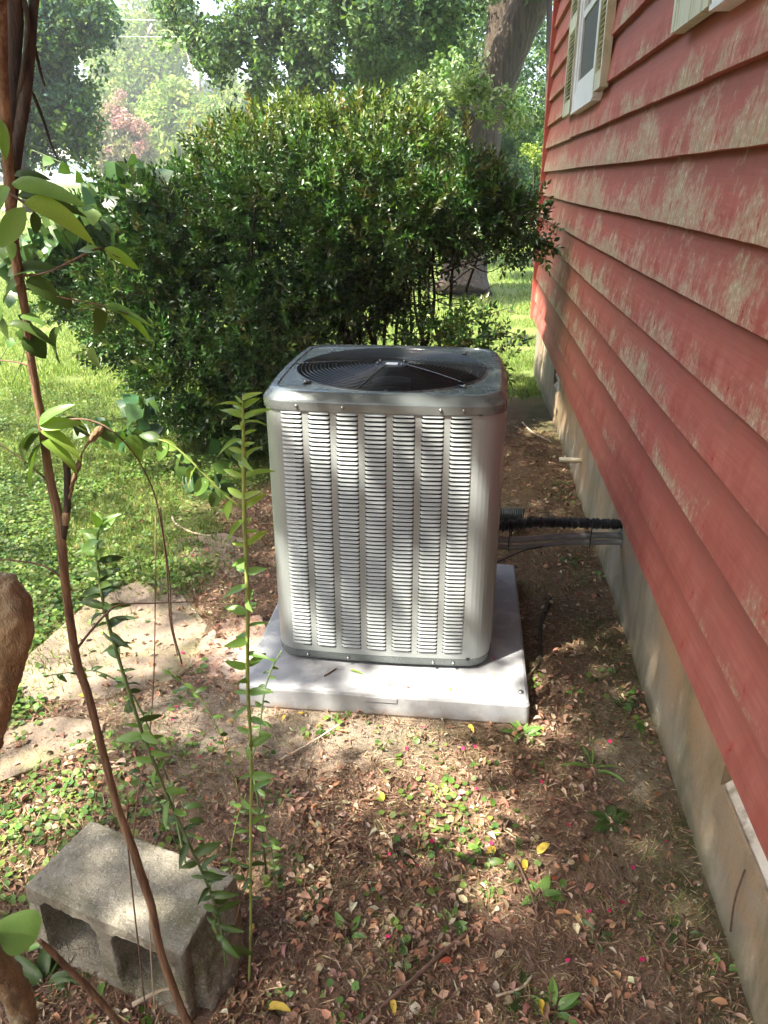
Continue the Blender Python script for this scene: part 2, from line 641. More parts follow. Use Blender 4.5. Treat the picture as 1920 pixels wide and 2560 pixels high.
hh = math_(nt, 'ADD', math_(nt, 'MULTIPLY', fine, math_(nt, 'ADD', math_(nt, 'MULTIPLY', mask, .8), .12)), math_(nt, 'MULTIPLY', grain, .45))
L.new(bump(nt, hh, .55, .004), P.inputs["Normal"])
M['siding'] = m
M['trim_red'] = mat("red_trim_paint", (.40, .07, .05), (.50, .13, .09), 9, .65, bs=.3, bscale=60, sc3=(1, 1, .3))

ZB = [.411, .562, .746, .923, 1.088, 1.256, 1.430, 1.615, 1.793, 1.958, 2.146, 2.316, 2.490, 2.660, 2.835, 3.010, 3.185, 3.36, 3.535, 3.71, 3.86]
JO = {0: [3.05], 1: [4.68], 2: [3.35], 3: [6.1], 4: [4.17], 5: [3.34], 6: [5.40], 7: [4.97], 8: [2.37, 4.54, 5.43], 9: [3.9], 10: [2.9, 6.3], 11: [3.3], 12: [1.6, 5.9], 13: [3.5], 14: [6.2]}
WEAR = [.0, .22, .58, .48, .60, .72, .80, .78, .50, .42, .4, .4, .35, .35, .35, .35, .35, .35, .35, .35]
for c_, zb in enumerate(ZB[:-1]):
    ends = [-1.2] + JO.get(c_, [2.0]) + [7.19]
    H_ = ZB[c_ + 1] - zb + .02
    for a, b in zip(ends[:-1], ends[1:]):
        a2, b2 = a + .0012, b - .0012
        n = max(2, int((b2 - a2) / .07))
        dz = random.uniform(-.0028, .0028); dx = random.uniform(-.0012, .0012); tl = random.uniform(-.003, .003)
        ys = np.linspace(0, b2 - a2, n + 1)
        V, F, W = [], [], []
        for i, yy in enumerate(ys):
            wob = .0016 * math.sin(yy * 2.1 + c_ * 3) + random.uniform(-.0011, .0011)
            e = dz + wob + tl * (yy / (b2 - a2))
            bow = dx + .0012 * math.sin(yy * 1.3 + c_)
            sec = [(.5865 + bow, e + .0015), (.5890 + bow, e), (.6150 + bow, e + .002), (.6195, H_), (.6155, H_), (.5905 + bow, .05)]
            V += [(x, yy, zz) for x, zz in sec]
            W += [(WEAR[c_] * (1 - .65 * float(sstep(3.0, 1.3, yy + a2)) * (c_ < 4)) + random.uniform(-.03, .03), 0, 0)] * 6
        for i in range(n):
            for k in range(6):
                F.append((i * 6 + k, i * 6 + (k + 1) % 6, i * 6 + 6 + (k + 1) % 6, i * 6 + 6 + k))
        F += [tuple(range(6))[::-1], tuple(n * 6 + k for k in range(6))]
        me = pymesh("siding_board", V, [f[::-1] for f in F])
        setcol(me, W, "Wear")
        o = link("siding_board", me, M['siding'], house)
        o.location = Vector((0, a2, zb)) - HL
        # nail heads
M['dark'] = mat("shadow_void", (.012, .011, .010), None, rough=.9)
V, F = box_vf(.6215, 6.5, -1.2, 7.24, .40, 3.86)
hpart("wall_body", V, F, mat("sheathing", (.10, .06, .045), None, rough=.9), label="dark sheathing behind the clapboards")
V, F = merge([box_vf(.566, .6207, 7.192, 7.262, .395, 3.85), box_vf(.6207, .70, 7.2412, 7.262, .395, 3.85)])
hpart("corner_board", V, F, M['trim_red'])
V, F = box_vf(.50, 6.7, -1.4, 7.4, 3.86, 4.0)
hpart("roof_eave", V, F, mat("eave_paint", (.6, .58, .52), None, rough=.7))
V = [(.48, -1.5, 4.0), (6.8, -1.5, 4.0), (6.8, 7.5, 4.0), (.48, 7.5, 4.0), (3.6, -1.5, 5.4), (3.6, 7.5, 5.4)]
hpart("roof", V, [(0, 4, 5, 3), (1, 2, 5, 4), (0, 1, 4), (2, 3, 5), (0, 3, 2, 1)], mat("roof_shingles", (.06, .055, .05), (.12, .11, .10), 30, .95))

M['concrete'] = mat("foundation_render", (.30, .265, .205), (.40, .345, .26), 7, .92, bs=.8, bscale=120, bd=.006, sc3=(1, 1, .4), c3=(.20, .185, .12), s3=3.2)
nt = M['concrete'].node_tree
P = nt.nodes["Principled BSDF"]
src = P.inputs["Base Color"].links[0].from_socket
vv = coords(nt)
stn = ramp(nt, noise(nt, 1.1, 4, .6, coords(nt, (1, 1.0, 1.8))), [(.46, 0.0), (.62, .75)])
c = mixc(nt, stn, src, (.46, .27, .13))
c = mixc(nt, ramp(nt, noise(nt, 2.4, 5, .7, coords(nt, (1, 1.6, .5))), [(.47, 0.0), (.62, .75)]), c, (.16, .155, .085))
c = mixc(nt, ramp(nt, noise(nt, 130, 4, .8, vv), [(.30, .7), (.42, 0.0)]), c, (.09, .08, .06))
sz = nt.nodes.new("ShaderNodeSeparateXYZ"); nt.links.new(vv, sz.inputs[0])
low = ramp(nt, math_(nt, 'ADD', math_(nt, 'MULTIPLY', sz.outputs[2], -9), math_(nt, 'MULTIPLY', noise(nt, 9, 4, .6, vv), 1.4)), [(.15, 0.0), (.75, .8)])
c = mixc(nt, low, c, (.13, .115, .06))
nt.links.new(c, P.inputs["Base Color"])
VZ0, VZ1 = .205, .262
parts = [box_vf(.63, 6.4, -1.2, 7.18, -.6, .205),
         box_vf(.63, .85, -1.2, .93, .205, .42), box_vf(.63, .85, .93, 1.45, .205, .262),
         box_vf(.63, .85, 1.45, 5.15, .205, .42), box_vf(.63, .85, 5.50, 7.18, .205, .42)]
V, F = merge(parts)
found = hpart("foundation", V, F, M['concrete'])
V, F = box_vf(.86, 6.4, -1.2, 7.18, .21, .40)
hpart("crawl_space", V, F, M['dark'], label="dark crawl space behind the vents")
M['cream'] = mat("cream_vent_metal", (.62, .52, .40), (.74, .66, .54), 14, .6, bs=.3, bscale=90, c3=(.36, .29, .2), s3=22)
for y0, y1, z0 in ((.93, 1.45, .262), (5.15, 5.50, .205)):
    vent = link("foundation_vent", pymesh("foundation_vent", *box_vf(.835, .845, y0, y1, z0, .41)), M['dark'], house)
    vent.location = -HL
    hgt = (.41 - z0) / 3
    for k in range(3):
        zc = z0 + hgt * k
        V = [(.636, y0 + .002, zc + .002), (.690, y0 + .002, zc + hgt * 1.12), (.690, y1 - .002, zc + hgt * 1.12), (.636, y1 - .002, zc + .002),
             (.640, y0 + .002, zc - .003), (.694, y0 + .002, zc + hgt * 1.12 - .005), (.694, y1 - .002, zc + hgt * 1.12 - .005), (.640, y1 - .002, zc - .003)]
        V += [(.632, y0 + .002, zc + .012), (.632, y1 - .002, zc + .012)]
        F = [(0, 1, 2, 3), (7, 6, 5, 4), (0, 3, 7, 4), (1, 5, 6, 2), (0, 4, 5, 1), (3, 2, 6, 7), (0, 8, 9, 3)]
        link("slat", pymesh("slat", V, F), M['cream'], vent)

M['vinyl'] = mat("white_vinyl", (.74, .76, .80), (.80, .82, .85), 12, .4, spec=.5)
M['shutter'] = mat("cream_shutter", (.54, .54, .42), (.64, .64, .53), 20, .6, bs=.3, bscale=40, sc3=(1, 6, .6), c3=(.36, .36, .20), s3=7)
M['screen'] = mat("window_screen", (.055, .057, .062), (.075, .077, .08), 400, .6)
M['glass'] = mat("dark_glass", (.02, .022, .025), None, rough=.06, spec=.8)


def shutter(y0, y1, z0, z1, Xf=.556, Xb=.5945, rail=2.38):
    st = .032
    parts = [box_vf(Xf, Xb, y0, y0 + st, z0, z1), box_vf(Xf, Xb, y1 - st, y1, z0, z1),
             box_vf(Xf + .002, Xb - .001, y0 + st, y1 - st, z0, z0 + .075), box_vf(Xf + .002, Xb - .001, y0 + st, y1 - st, rail, rail + .085),
             box_vf(Xf + .002, Xb - .001, y0 + st, y1 - st, z1 - .075, z1)]
    V, F = merge(parts)
    s = hpart("shutter", V, F, M['shutter'])
    s.location = -HL
    V = [(0, 0, 0), (.022, 0, .020), (.022, 1, .020), (0, 1, 0), (.003, 0, -.003), (.025, 0, .017), (.025, 1, .017), (.003, 1, -.003)]
    F = [(0, 1, 2, 3), (7, 6, 5, 4), (0, 3, 7, 4), (1, 5, 6, 2), (0, 4, 5, 1), (3, 2, 6, 7)]
    V = [(a, b * (y1 - y0 - 2 * st), c) for a, b, c in V]
    me = pymesh("slat", V, F)
    me.materials.append(M['shutter'])
    zz = z0 + .082
    while zz < z1 - .095:
        if not (rail - .018 < zz < rail + .083):
            link("slat", me, None, s, (Xf + .005, y0 + st, zz))
        zz += .0235


def window(y0, y1, z0, z1):
    X = .5605
    fw = .07
    V, F = merge([box_vf(X, .62, y0, y0 + fw, z0, z1), box_vf(X, .62, y1 - fw, y1, z0, z1),
                  box_vf(X + .002, .62, y0 + fw, y1 - fw, z0, z0 + .085), box_vf(X + .002, .62, y0 + fw, y1 - fw, z1 - .08, z1)])
    w = hpart("window", V, F, M['vinyl'])
    w.location = -HL
    i0, i1, j0 = y0 + fw, y1 - fw, z0 + .085
    V, F = merge([box_vf(X + .010, .60, i0, i0 + .045, j0, z1 - .08), box_vf(X + .010, .60, i1 - .045, i1, j0, z1 - .08),
                  box_vf(X + .012, .60, i0 + .045, i1 - .045, j0, j0 + .06), box_vf(X + .012, .60, i0 + .045, i1 - .045, j0 + .37, j0 + .405),
                  box_vf(X + .006, .60, i0, i1, z0 + .087, z0 + .10)])
    link("sash", pymesh("sash", V, F), M['vinyl'], w)
    V, F = box_vf(X + .021, X + .023, i0 + .045, i1 - .045, j0 + .06, j0 + .37)
    link("screen", pymesh("screen", V, F), M['screen'], w)
    V, F = box_vf(X + .030, X + .034, i0 + .045, i1 - .045, j0 + .405, z1 - .08)
    link("pane", pymesh("pane", V, F), M['glass'], w)
    V, F = box_vf(X - .004, .62, y0 + .004, y1 + .002, z0 - .014, z0 - .001)
    link("sill", pymesh("sill", V, F), M['vinyl'], w)


shutter(4.085, 4.325, 1.945, 3.05)
window(4.335, 5.225, 1.925, 3.05)
shutter(5.30, 5.70, 1.925, 3.05)
shutter(2.30, 2.695, 1.945, 3.05)
window(1.38, 2.285, 1.945, 3.05)

# ------------------------------------------------------------------ equipment pad
PX0, PX1, PY0, PY1, PZ = -.680, .243, 1.943, 2.885, .080
pm = mat("pad_plastic", (.24, .245, .255), (.285, .29, .30), 5, .5, bs=.25, bscale=26, bd=.004, spec=.4, c3=(.36, .36, .37), s3=11)
nt = pm.node_tree; P = nt.nodes["Principled BSDF"]
src = P.inputs["Base Color"].links[0].from_socket
zz_ = nt.nodes.new("ShaderNodeSeparateXYZ"); nt.links.new(coords(nt), zz_.inputs[0])
dm_ = math_(nt, 'ADD', math_(nt, 'MULTIPLY', zz_.outputs[2], -16), math_(nt, 'MULTIPLY', noise(nt, 14, 6, .75, coords(nt)), 1.3))
c = mixc(nt, ramp(nt, dm_, [(.25, 0.0), (.75, .75)]), src, (.20, .14, .095))
c = mixc(nt, ramp(nt, noise(nt, 34, 6, .8, coords(nt)), [(.54, 0.0), (.70, .45)]), c, (.20, .185, .17))
nt.links.new(c, P.inputs["Base Color"])
pad = empty("equipment_pad", ((PX0 + PX1) / 2, 2.4, 0), "pale grey square plastic pad under the air conditioner", "equipment pad")
prof = [(.006, -.012), (.0, .004), (.002, .066), (.006, .075), (.014, PZ)]
V, F = [], []
n = 0


def rsq(x0, x1, y0, y1, r, k=6, bow=0.0):
    out = []
    for cx_, cy_, a0 in ((x1 - r, y0 + r, -90), (x1 - r, y1 - r, 0), (x0 + r, y1 - r, 90), (x0 + r, y0 + r, 180)):
        for i in range(k + 1):
            a = math.radians(a0 + 90 * i / k)
            out.append((cx_ + r * math.cos(a), cy_ + r * math.sin(a)))
    return out


for ins, zz in prof:
    ring = rsq(PX0 + ins, PX1 - ins, PY0 + ins, PY1 - ins, .016 + (.004 if zz > .07 else 0))
    V += [(x, y, zz) for x, y in ring]
    n = len(ring)
for i in range(len(prof) - 1):
    for k in range(n):
        F.append((i * n + k, i * n + (k + 1) % n, (i + 1) * n + (k + 1) % n, (i + 1) * n + k))
F.append(tuple((len(prof) - 1) * n + k for k in range(n)))
o = link("slab", pymesh("slab", V, F, False), pm, pad)
o.location = (-(PX0 + PX1) / 2, -2.4, 0)
V, F = box_vf(-.27, -.17, PY0 - .0015, PY0 + .004, .050, .066)
o = link("grip_recess", pymesh("grip_recess", V, F), pm, pad); o.location = (-(PX0 + PX1) / 2, -2.4, 0)
M['steel'] = mat("zinc_screw", (.35, .35, .36), None, rough=.35, metal=.9)
for p in (onz(1295, 1611, PZ), onz(1302, 1732, PZ)):
    tube("screw", [(p[0] - (PX0 + PX1) / 2, p[1] - 2.4, PZ - .002), (p[0] - (PX0 + PX1) / 2, p[1] - 2.4, PZ + .006)], .0075, M['steel'], pad, 8)

# ------------------------------------------------------------------ air conditioner
AX, AY = -.236, 2.455
HW = .356
ac = empty("air_conditioner", (AX, AY, PZ), "silver grey louvred outdoor air conditioner with black fan guard on top", "air conditioner")


def metal(name, c1, c2, rough, metallic=.55):
    m, nt, P, N, L = newmat(name)
    v = coords(nt)
    L.new(mixc(nt, ramp(nt, noise(nt, 3, 4, .6, v), [(.35, 0.0), (.65, 1.0)]), c1, c2), P.inputs["Base Color"])
    L.new(math_(nt, 'ADD', math_(nt, 'MULTIPLY', noise(nt, 6, 5, .7, v), .08), rough - .04), P.inputs["Roughness"])
    P.inputs["Metallic"].default_value = metallic
    L.new(bump(nt, noise(nt, 500, 2, .5, v), .05, .001), P.inputs["Normal"])
    return m


M['ac'] = metal("silver_paint", (.31, .335, .332), (.335, .36, .355), .40, .25)
M['cap'] = metal("slate_paint", (.135, .152, .150), (.142, .158, .155), .27, .3)
M['black'] = mat("black_coated_wire", (.018, .018, .021), None, rough=.2, spec=1.0)
M['plastic'] = mat("black_plastic", (.02, .02, .022), None, rough=.4)
M['void'] = mat("black_matte", (.012, .012, .013), None, rough=.95, spec=.1)
M['coil'] = mat("condenser_coil", (.02, .02, .022), (.045, .045, .045), 90, .8, sc3=(1, 1, 6))
M['blade'] = mat("fan_blade_shaded", (.006, .006, .007), (.009, .009, .010), 8, .95, spec=.05)  # near-black: shade inside the unit painted into the blades


def acl(name, V, F, mat_, smooth=False, parent=ac, **kw):       # local z measured from the pad's top
    V = [(x - AX, y - AY, z - PZ) for x, y, z in V]
    return link(name, pymesh(name, V, F, smooth), mat_, parent, **kw)


BOW = .016


def front_y(x, off=0.0):
    t = (x - AX) / HW
    return AY - HW - BOW * (1 - t * t) + .008 + off


def outline(ins=0.0, r=.085, k=10, m_=26):
    h = HW - ins
    out = []
    for s in range(4):
        for i in range(m_):
            t = -1 + 2 * (i + .5) / m_
            x = t * (h - r)
            y = -h - BOW * (1 - (x / HW) ** 2) + .008
            a = math.radians(90 * s)
            out.append((AX + x * math.cos(a) - y * math.sin(a), AY + x * math.sin(a) + y * math.cos(a)))
        for i in range(k + 1):
            a = math.radians(-90 + 90 * i / k)
            e = -BOW * (1 - ((h - r) / HW) ** 2) + .008
            x = (h - r) + r * math.cos(a); y = -(h - r) + r * math.sin(a) + e * (1 - i / k)
            if i > 0: x = (h - r) + r * math.cos(a) - e * (i / k)
            a = math.radians(90 * s)
            out.append((AX + x * math.cos(a) - y * math.sin(a), AY + x * math.sin(a) + y * math.cos(a)))
    return out


def loft(rings, close_top=False, close_bot=False):
    n = len(rings[0][0]); V, F = [], []
    for pts, zz in rings:
        V += [(x, y, zz) for x, y in pts]
    for i in range(len(rings) - 1):
        for k in range(n):
            F.append((i * n + k, i * n + (k + 1) % n, (i + 1) * n + (k + 1) % n, (i + 1) * n + k))
    if close_bot: F.append(tuple(range(n))[::-1])
    if close_top: F.append(tuple((len(rings) - 1) * n + k for k in range(n)))
    return V, F


BZ0, BZ1 = .118, .9465
# base pan and feet
V, F = loft([(outline(.03, .07), .094), (outline(.002), .094), (outline(.000), .100), (outline(.000), .121), (outline(.010), .1225)])
acl("base_pan", V, F, M['cap'])
V, F = merge([box_vf(AX + sx_ * .25 - .04, AX + sx_ * .25 + .04, AY + sy_ * .25 - .04, AY + sy_ * .25 + .04, PZ + .0005, .095) for sx_ in (-1, 1) for sy_ in (-1, 1)])
acl("foot", V, F, M['plastic'])
V, F = loft([(outline(.022, .07), .1225), (outline(.022, .07), .944)])
acl("coil", V, F, M['coil'])

LX0, LW, LP, NR = -.530, .0640, .0823, 59
LZ0, LZ1 = .143, .9405
RP = (LZ1 - LZ0) / NR
SEAM = .047


def strip(x0, x1, z0, z1, thick=.006, side=0, seg=4):
    V, F = [], []
    for i in range(seg + 1):
        x = x0 + (x1 - x0) * i / seg
        y = front_y(x)
        V += [(x, y, z0), (x, y, z1), (x, y + thick, z1), (x, y + thick, z0)]
    for i in range(seg):
        for k in range(4):
            F.append((i * 4 + k, i * 4 + 4 + k, i * 4 + 4 + (k + 1) % 4, i * 4 + (k + 1) % 4))
    F += [(0, 1, 2, 3), (seg * 4 + 3, seg * 4 + 2, seg * 4 + 1, seg * 4)]
    return V, F


def corner(k0, k1, z0, z1, ring, thick=.005):
    V, F = [], []
    n = len(ring)
    for i in range(k0, k1 + 1):
        x, y = ring[i % n]
        d = np.array([AX - x, AY - y]); d /= np.linalg.norm(d)
        V += [(x, y, z0), (x, y, z1), (x + d[0] * thick, y + d[1] * thick, z1), (x + d[0] * thick, y + d[1] * thick, z0)]
    m_ = k1 - k0
    for i in range(m_):
        for k in range(4):
            F.append((i * 4 + k, i * 4 + 4 + k, i * 4 + 4 + (k + 1) % 4, i * 4 + (k + 1) % 4))
    F += [(0, 1, 2, 3), (m_ * 4 + 3, m_ * 4 + 2, m_ * 4 + 1, m_ * 4)]
    return V, F


def side_rot(V, s):
    a = math.radians(90 * s); c, sn = math.cos(a), math.sin(a)
    return [(AX + (x - AX) * c - (y - AY) * sn, AY + (x - AX) * sn + (y - AY) * c, z) for x, y, z in V]


def panel(s):
    parts = []
    cols = [LX0 + LP * k for k in range(7)]
    xl = AX - (HW - .085)
    parts.append(strip(xl, cols[0], BZ0 + .004, BZ1))
    for k in range(6):
        parts.append(strip(cols[k] + LW, cols[k + 1], BZ0 + .004, BZ1, seg=1))
    parts.append(strip(cols[6] + LW, SEAM - .0013, BZ0 + .004, BZ1, seg=1))
    for c_ in cols:
        parts.append(strip(c_, c_ + LW, LZ1 + .0005, BZ1, seg=2))
        parts.append(strip(c_, c_ + LW, BZ0 + .004, LZ0, seg=2))
    V, F = merge(parts)
    return side_rot(V, s), F


ring = outline()
nr = len(ring)
V, F = panel(0)
V2, F2 = corner(3 * 37 + 26 - 1, 4 * 37, BZ0 + .004, BZ1, ring)          # rounded left-front corner
V, F = merge([(V, F)])
fp = acl("front_panel", V, F, M['ac'])
# corner sheets
for s in range(4):
    a0 = 37 * s + 25
    V, F = corner(a0, a0 + 12, BZ0 + .004, BZ1, ring)
    acl("corner_panel", V, F, M['ac'], smooth=False)
V, F = strip(SEAM + .0013, AX + HW - .085 + .001, BZ0 + .004, BZ1)
acl("corner_panel", V, F, M['ac'])
for s in (1, 2, 3):
    V, F = panel(s)
    acl("side_panel", V, F, M['ac'])
    V, F = strip(SEAM + .0013, AX + HW - .085 + .001, BZ0 + .004, BZ1)
    acl("side_panel", side_rot(V, s), F, M['ac'])


def louver_vf():
    # one pressed louver: flush along its top, hooded out at the lower lip, open and dark beneath
    V, F = [], []
    xs = [0, .0022, .005, .010, LW / 2, LW - .010, LW - .005, LW - .0022, LW]
    amp = [0.0, .50, .85, 1.0, 1.0, 1.0, .85, .50, 0.0]
    h = RP
    for x, a in zip(xs, amp):
        lip = h * (.39 + .40 * (1 - a) ** 2)
        V += [(x, .0004, h * 1.0), (x, -.0008 * a, h * .96), (x, -.0048 * a, lip + .0008), (x, -.0045 * a + .0001, lip), (x, -.0025 * a + .0004, lip + .0006)]
    for i in range(len(xs) - 1):
        for k in range(4):
            F.append((i * 5 + k, i * 5 + k + 1, i * 5 + 6 + k, i * 5 + 5 + k))
    return V, F


lv, lf = louver_vf()
lme = pymesh("louver", lv, lf, False)
lme.materials.append(M['ac'])
rest = []
cnt = 0
for r_ in range(NR):
    for k in range(7):
        x = LX0 + LP * k
        zz = LZ1 - RP * (r_ + 1)
        y = front_y(x + LW / 2)
        slope = 2 * BOW * (x + LW / 2 - AX) / HW ** 2
        if cnt < 294:
            o = link("louver", lme, None, ac)
            o.location = (x - AX, y - AY - slope * LW / 2, zz - PZ)
            o.rotation_euler = (0, 0, math.atan(slope))
        else:
            rest.append(([(x + a, y - slope * LW / 2 + slope * a + b, zz + c) for a, b, c in lv], lf))
        cnt += 1
V, F = merge(rest)
acl("louver_rows", V, F, M['ac'], smooth=False, kind="stuff")
for s in (1, 2, 3):
    pr_ = []
    for r_ in range(NR):
        for k in range(7):
            x = LX0 + LP * k
            y = front_y(x + LW / 2)
            pr_.append(([(x + a, y + b, LZ1 - RP * (r_ + 1) + c) for a, b, c in lv], lf))
    V, F = merge(pr_)
    acl("side_louvers", side_rot(V, s), F, M['ac'], smooth=True, kind="stuff")

# top cap: rolled edge, raised rim, round opening
FC, FR = (-.238, 2.436), .302


def circ(r, n=len(ring), cz=FC):
    pts = []
    base = outline(.03)
    for x, y in base:
        a = math.atan2(y - AY, x - AX)
        pts.append((cz[0] + r * math.cos(a), cz[1] + r * math.sin(a)))
    return pts


rings = [(outline(-.003), .9405), (outline(-.005), .9415), (outline(-.005), .9655), (outline(-.0045), .9675), (outline(.000), .9745), (outline(.010), .9865), (outline(.0145), .9925), (outline(.018), .9945), (outline(.021, .076), .9948),
         (outline(.034, .07), .9948), (outline(.0365, .068), .9915), (outline(.041, .066), .9905), (circ(.3105), .9910), (circ(.3085), .9950), (circ(.304), .9955), (circ(.3025), .9900), (circ(.300), .90)]
V, F = loft(rings)
sharpen(acl("top_cap", V, F, M['cap'], smooth=True).data, 24)
V, F = loft([(circ(.2985), .9455), (circ(.2985), .70), (circ(.02), .70)])
acl("shroud", V, F, M['void'])
for k in range(3):                                                        # three broad blades
    a0 = math.radians(-152 + 120 * k)
    V, F = [], []
    for i in range(9):
        a = a0 + math.radians(58) * i / 8
        for r_ in (.065, .15, .285):
            V.append((FC[0] + r_ * math.cos(a), FC[1] + r_ * math.sin(a), .925 + .05 * (i / 8 - .5) * (.5 + r_ * 2)))
    for i in range(8):
        for j in range(2):
            F.append((i * 3 + j, i * 3 + 3 + j, i * 3 + 4 + j, i * 3 + 1 + j))
    o = acl("fan_blade", V, F, M['blade'] if k else mat('fan_blade_sunlit', (.55, .56, .58), (.62, .63, .65), 8, .4), smooth=True)  # first blade painted pale to stand in for the sunlit shroud
    sm = o.modifiers.new("thick", 'SOLIDIFY'); sm.thickness = .0015
V, F = tube_vf([(FC[0], FC[1], .80), (FC[0], FC[1], .955), (FC[0], FC[1], .9555)], [.062, .062, .05], 24)
acl("motor", V, F, M['plastic'])
guard = acl("fan_guard", *tube_vf([(FC[0], FC[1], .996), (FC[0], FC[1], 1.006)], [.058, .056], 32), M['plastic'], smooth=False)


def gz_(r):
    return .9965 + .016 * (1 - (r / .305) ** 2)


for k in range(20):
    r_ = .068 + (.304 - .068) * k / 19
    V, F = [], []
    n1_, n2_ = 72, 5
    for i in range(n1_):
        a = 2 * math.pi * i / n1_
        for j in range(n2_):
            b = 2 * math.pi * j / n2_
            rr = r_ + .0015 * math.cos(b)
            V.append((FC[0] + rr * math.cos(a), FC[1] + rr * math.sin(a), gz_(r_) + .0015 * math.sin(b)))
    for i in range(n1_):
        for j in range(n2_):
            F.append((i * n2_ + j, ((i + 1) % n1_) * n2_ + j, ((i + 1) % n1_) * n2_ + (j + 1) % n2_, i * n2_ + (j + 1) % n2_))
    V = [(x - AX, y - AY, z - PZ) for x, y, z in V]
    link("guard_ring", pymesh("guard_ring", V, F, True), M['black'], guard)
for k, ad in enumerate((1, -40, 179, -103)):
    a = math.radians(ad)
    R1 = .322 if k < 3 else .305
    P_ = [(FC[0] + r_ * math.cos(a) - AX, FC[1] + r_ * math.sin(a) - AY, (gz_(r_) + .0036 if r_ < .306 else .9985) - PZ) for r_ in np.linspace(.05, R1, 9)]
    tube("guard_spoke", P_, .0019, M['black'], guard, 6)
for ad in (45, -44, 135, -136):
    a = math.radians(ad)
    c0 = np.array([FC[0] + .325 * math.cos(a) - AX, FC[1] + .325 * math.sin(a) - AY, .9945 - PZ])
    d = np.array([math.cos(a), math.sin(a), 0])
    tube("mounting_lug", [c0 - d * .02, c0, c0 + d * .012], [.003, .0045, .003], M['black'], guard, 6)
    tube("bolt", [c0 + d * .004, c0 + d * .004 + np.array([0, 0, .008])], .0038, M['steel'], guard, 6)
for ad in (30, 150, 200, 320):
    a = math.radians(ad)
    c0 = np.array([FC[0] + .046 * math.cos(a) - AX, FC[1] + .046 * math.sin(a) - AY, 1.006 - PZ])
    tube("bolt", [c0, c0 + np.array([0, 0, .010])], .0045, M['steel'], guard, 6)
V, F = box_vf(FC[0] - .019, FC[0] + .019, FC[1] - .016, FC[1] + .016, 1.0065, 1.0085)
acl("label_sticker", V, F, mat("white_label", (.8, .8, .8), None, rough=.5))
for xx in (-.48, -.345, -.075 - .12 + .13, .0):
    for zc in (.956, .108):
        p = Vector((xx, front_y(xx), zc)) - Vector((AX, AY, PZ))
        tube("screw", [(p.x, p.y - .010, p.z), (p.x, p.y + .002, p.z)], [.0042, .0052], M['steel'], ac, 8)
for zc in (.9435, .1225):
    V, F = box_vf(SEAM - .006, SEAM + .006, front_y(SEAM) - .0055, front_y(SEAM) + .004, zc - .003, zc + .003)
    acl("seam_clip", V, F, M['plastic'])
V, F = box_vf(SEAM - .0013, SEAM + .0013, front_y(SEAM) + .0025, front_y(SEAM) + .005, BZ0 + .005, BZ1 - .001)
acl("panel_seam", V, F, M['plastic'])

# ------------------------------------------------------------------ pipes at the wall
M['hose'] = mat("black_insulation", (.012, .012, .014), (.03, .03, .034), 60, .3, bs=1.0, bscale=55, bd=.02, sc3=(4, 1, 1), spec=.7)
M['conduit'] = mat("grey_conduit", (.17, .175, .185), (.22, .225, .235), 20, .38, spec=.5)


def jitter_tube(P, R, n=12, amp=.0022, freq=1):
    V, F = tube_vf(P, R, n)
    return [tuple(np.array(v) + np.random.default_rng(i).normal(size=3) * amp) for i, v in enumerate(V)], F


pA, pB = onx(1556, 1294, .632), onx(1256, 1318, .13)
A0 = np.array([.12, 2.63, .362]); W0 = np.array([.640, 2.79, .322])
def run(ts, dy, dz):
    return [A0 + (W0 - A0) * t + np.array([0, dy, z_]) for t, z_ in zip(ts, dz)]


hose_p = spline(run((-.05, .1, .3, .55, .8, 1.02), .0, (-.006, .0, .012, .010, .004, .0)), 16)
V, F = tube_vf(hose_p, [.0190 + .0030 * math.sin(i * 2.3) + .0022 * math.sin(i * 5.1) for i in range(len(hose_p))], 14, True, .16)
tag(link("insulated_hose", pymesh("insulated_hose", V, F, False), M['hose']), "black wrinkled insulated hose running from the unit to the wall", "hose")


def pz(P, dy, dz): return [np.array(p) + [0, dy, dz] for p in P]


base = spline(run((-.05, .08, .25, .5, .75, 1.02), -.018, (-.030, -.048, -.050, -.040, -.038, -.040)), 10)
cdt = tube("conduit", base, .0125, M['conduit'], None, 14)
tag(cdt, "upper grey flexible conduit strapped under the black hose", "conduit", "grey conduits to the wall")
low = spline(run((-.05, .08, .25, .5, .75, 1.02), -.028, (-.058, -.074, -.076, -.064, -.062, -.064)), 10)
tag(tube("conduit", low, .0105, M['conduit'], None, 12), "lower grey conduit, dipping nearest the ground under the other", "conduit", "grey conduits to the wall")
for f_, lab in ((.27, "black cable tie around the pipes beside the unit"), (.78, "black cable tie around the pipes near the wall")):
    i = int(f_ * (len(hose_p) - 1)); j = int(f_ * (len(base) - 1))
    c_ = (np.array(hose_p[i]) + np.array(low[j])) / 2
    pts = [c_ + np.array([.006 * math.sin(a), .032 * math.sin(a), .062 * math.cos(a)]) for a in np.linspace(0, 2 * math.pi, 19)]
    tag(tube("cable_tie", pts + [pts[0] + np.array([.0, -.02, .03])] * 0, .0022, M['plastic'], None, 5), lab, "cable tie", "cable ties on the pipes")
tag(tube("control_wire", spline([A0 + [-.02, -.03, -.15], A0 + [.03, -.02, -.14], A0 + [.12, 0.0, -.10], A0 + [.2, .02, -.085]], 6), .003, M['plastic'], None, 6), "thin black control wire hanging below the conduits", "wire")
c0 = onz(1280, 1290, .09)
pts = [np.array([c0[0] - .07 + .125 * i / 90, c0[1] + .0 + .036 * math.cos(i * .85), c0[2] + .036 * math.sin(i * .85)]) for i in range(91)]
tag(tube("corrugated_pipe", pts, .0055, mat("ribbed_black_plastic", (.03, .035, .033), None, rough=.45), None, 6), "short dark ribbed pipe end on the ground behind the unit", "pipe")
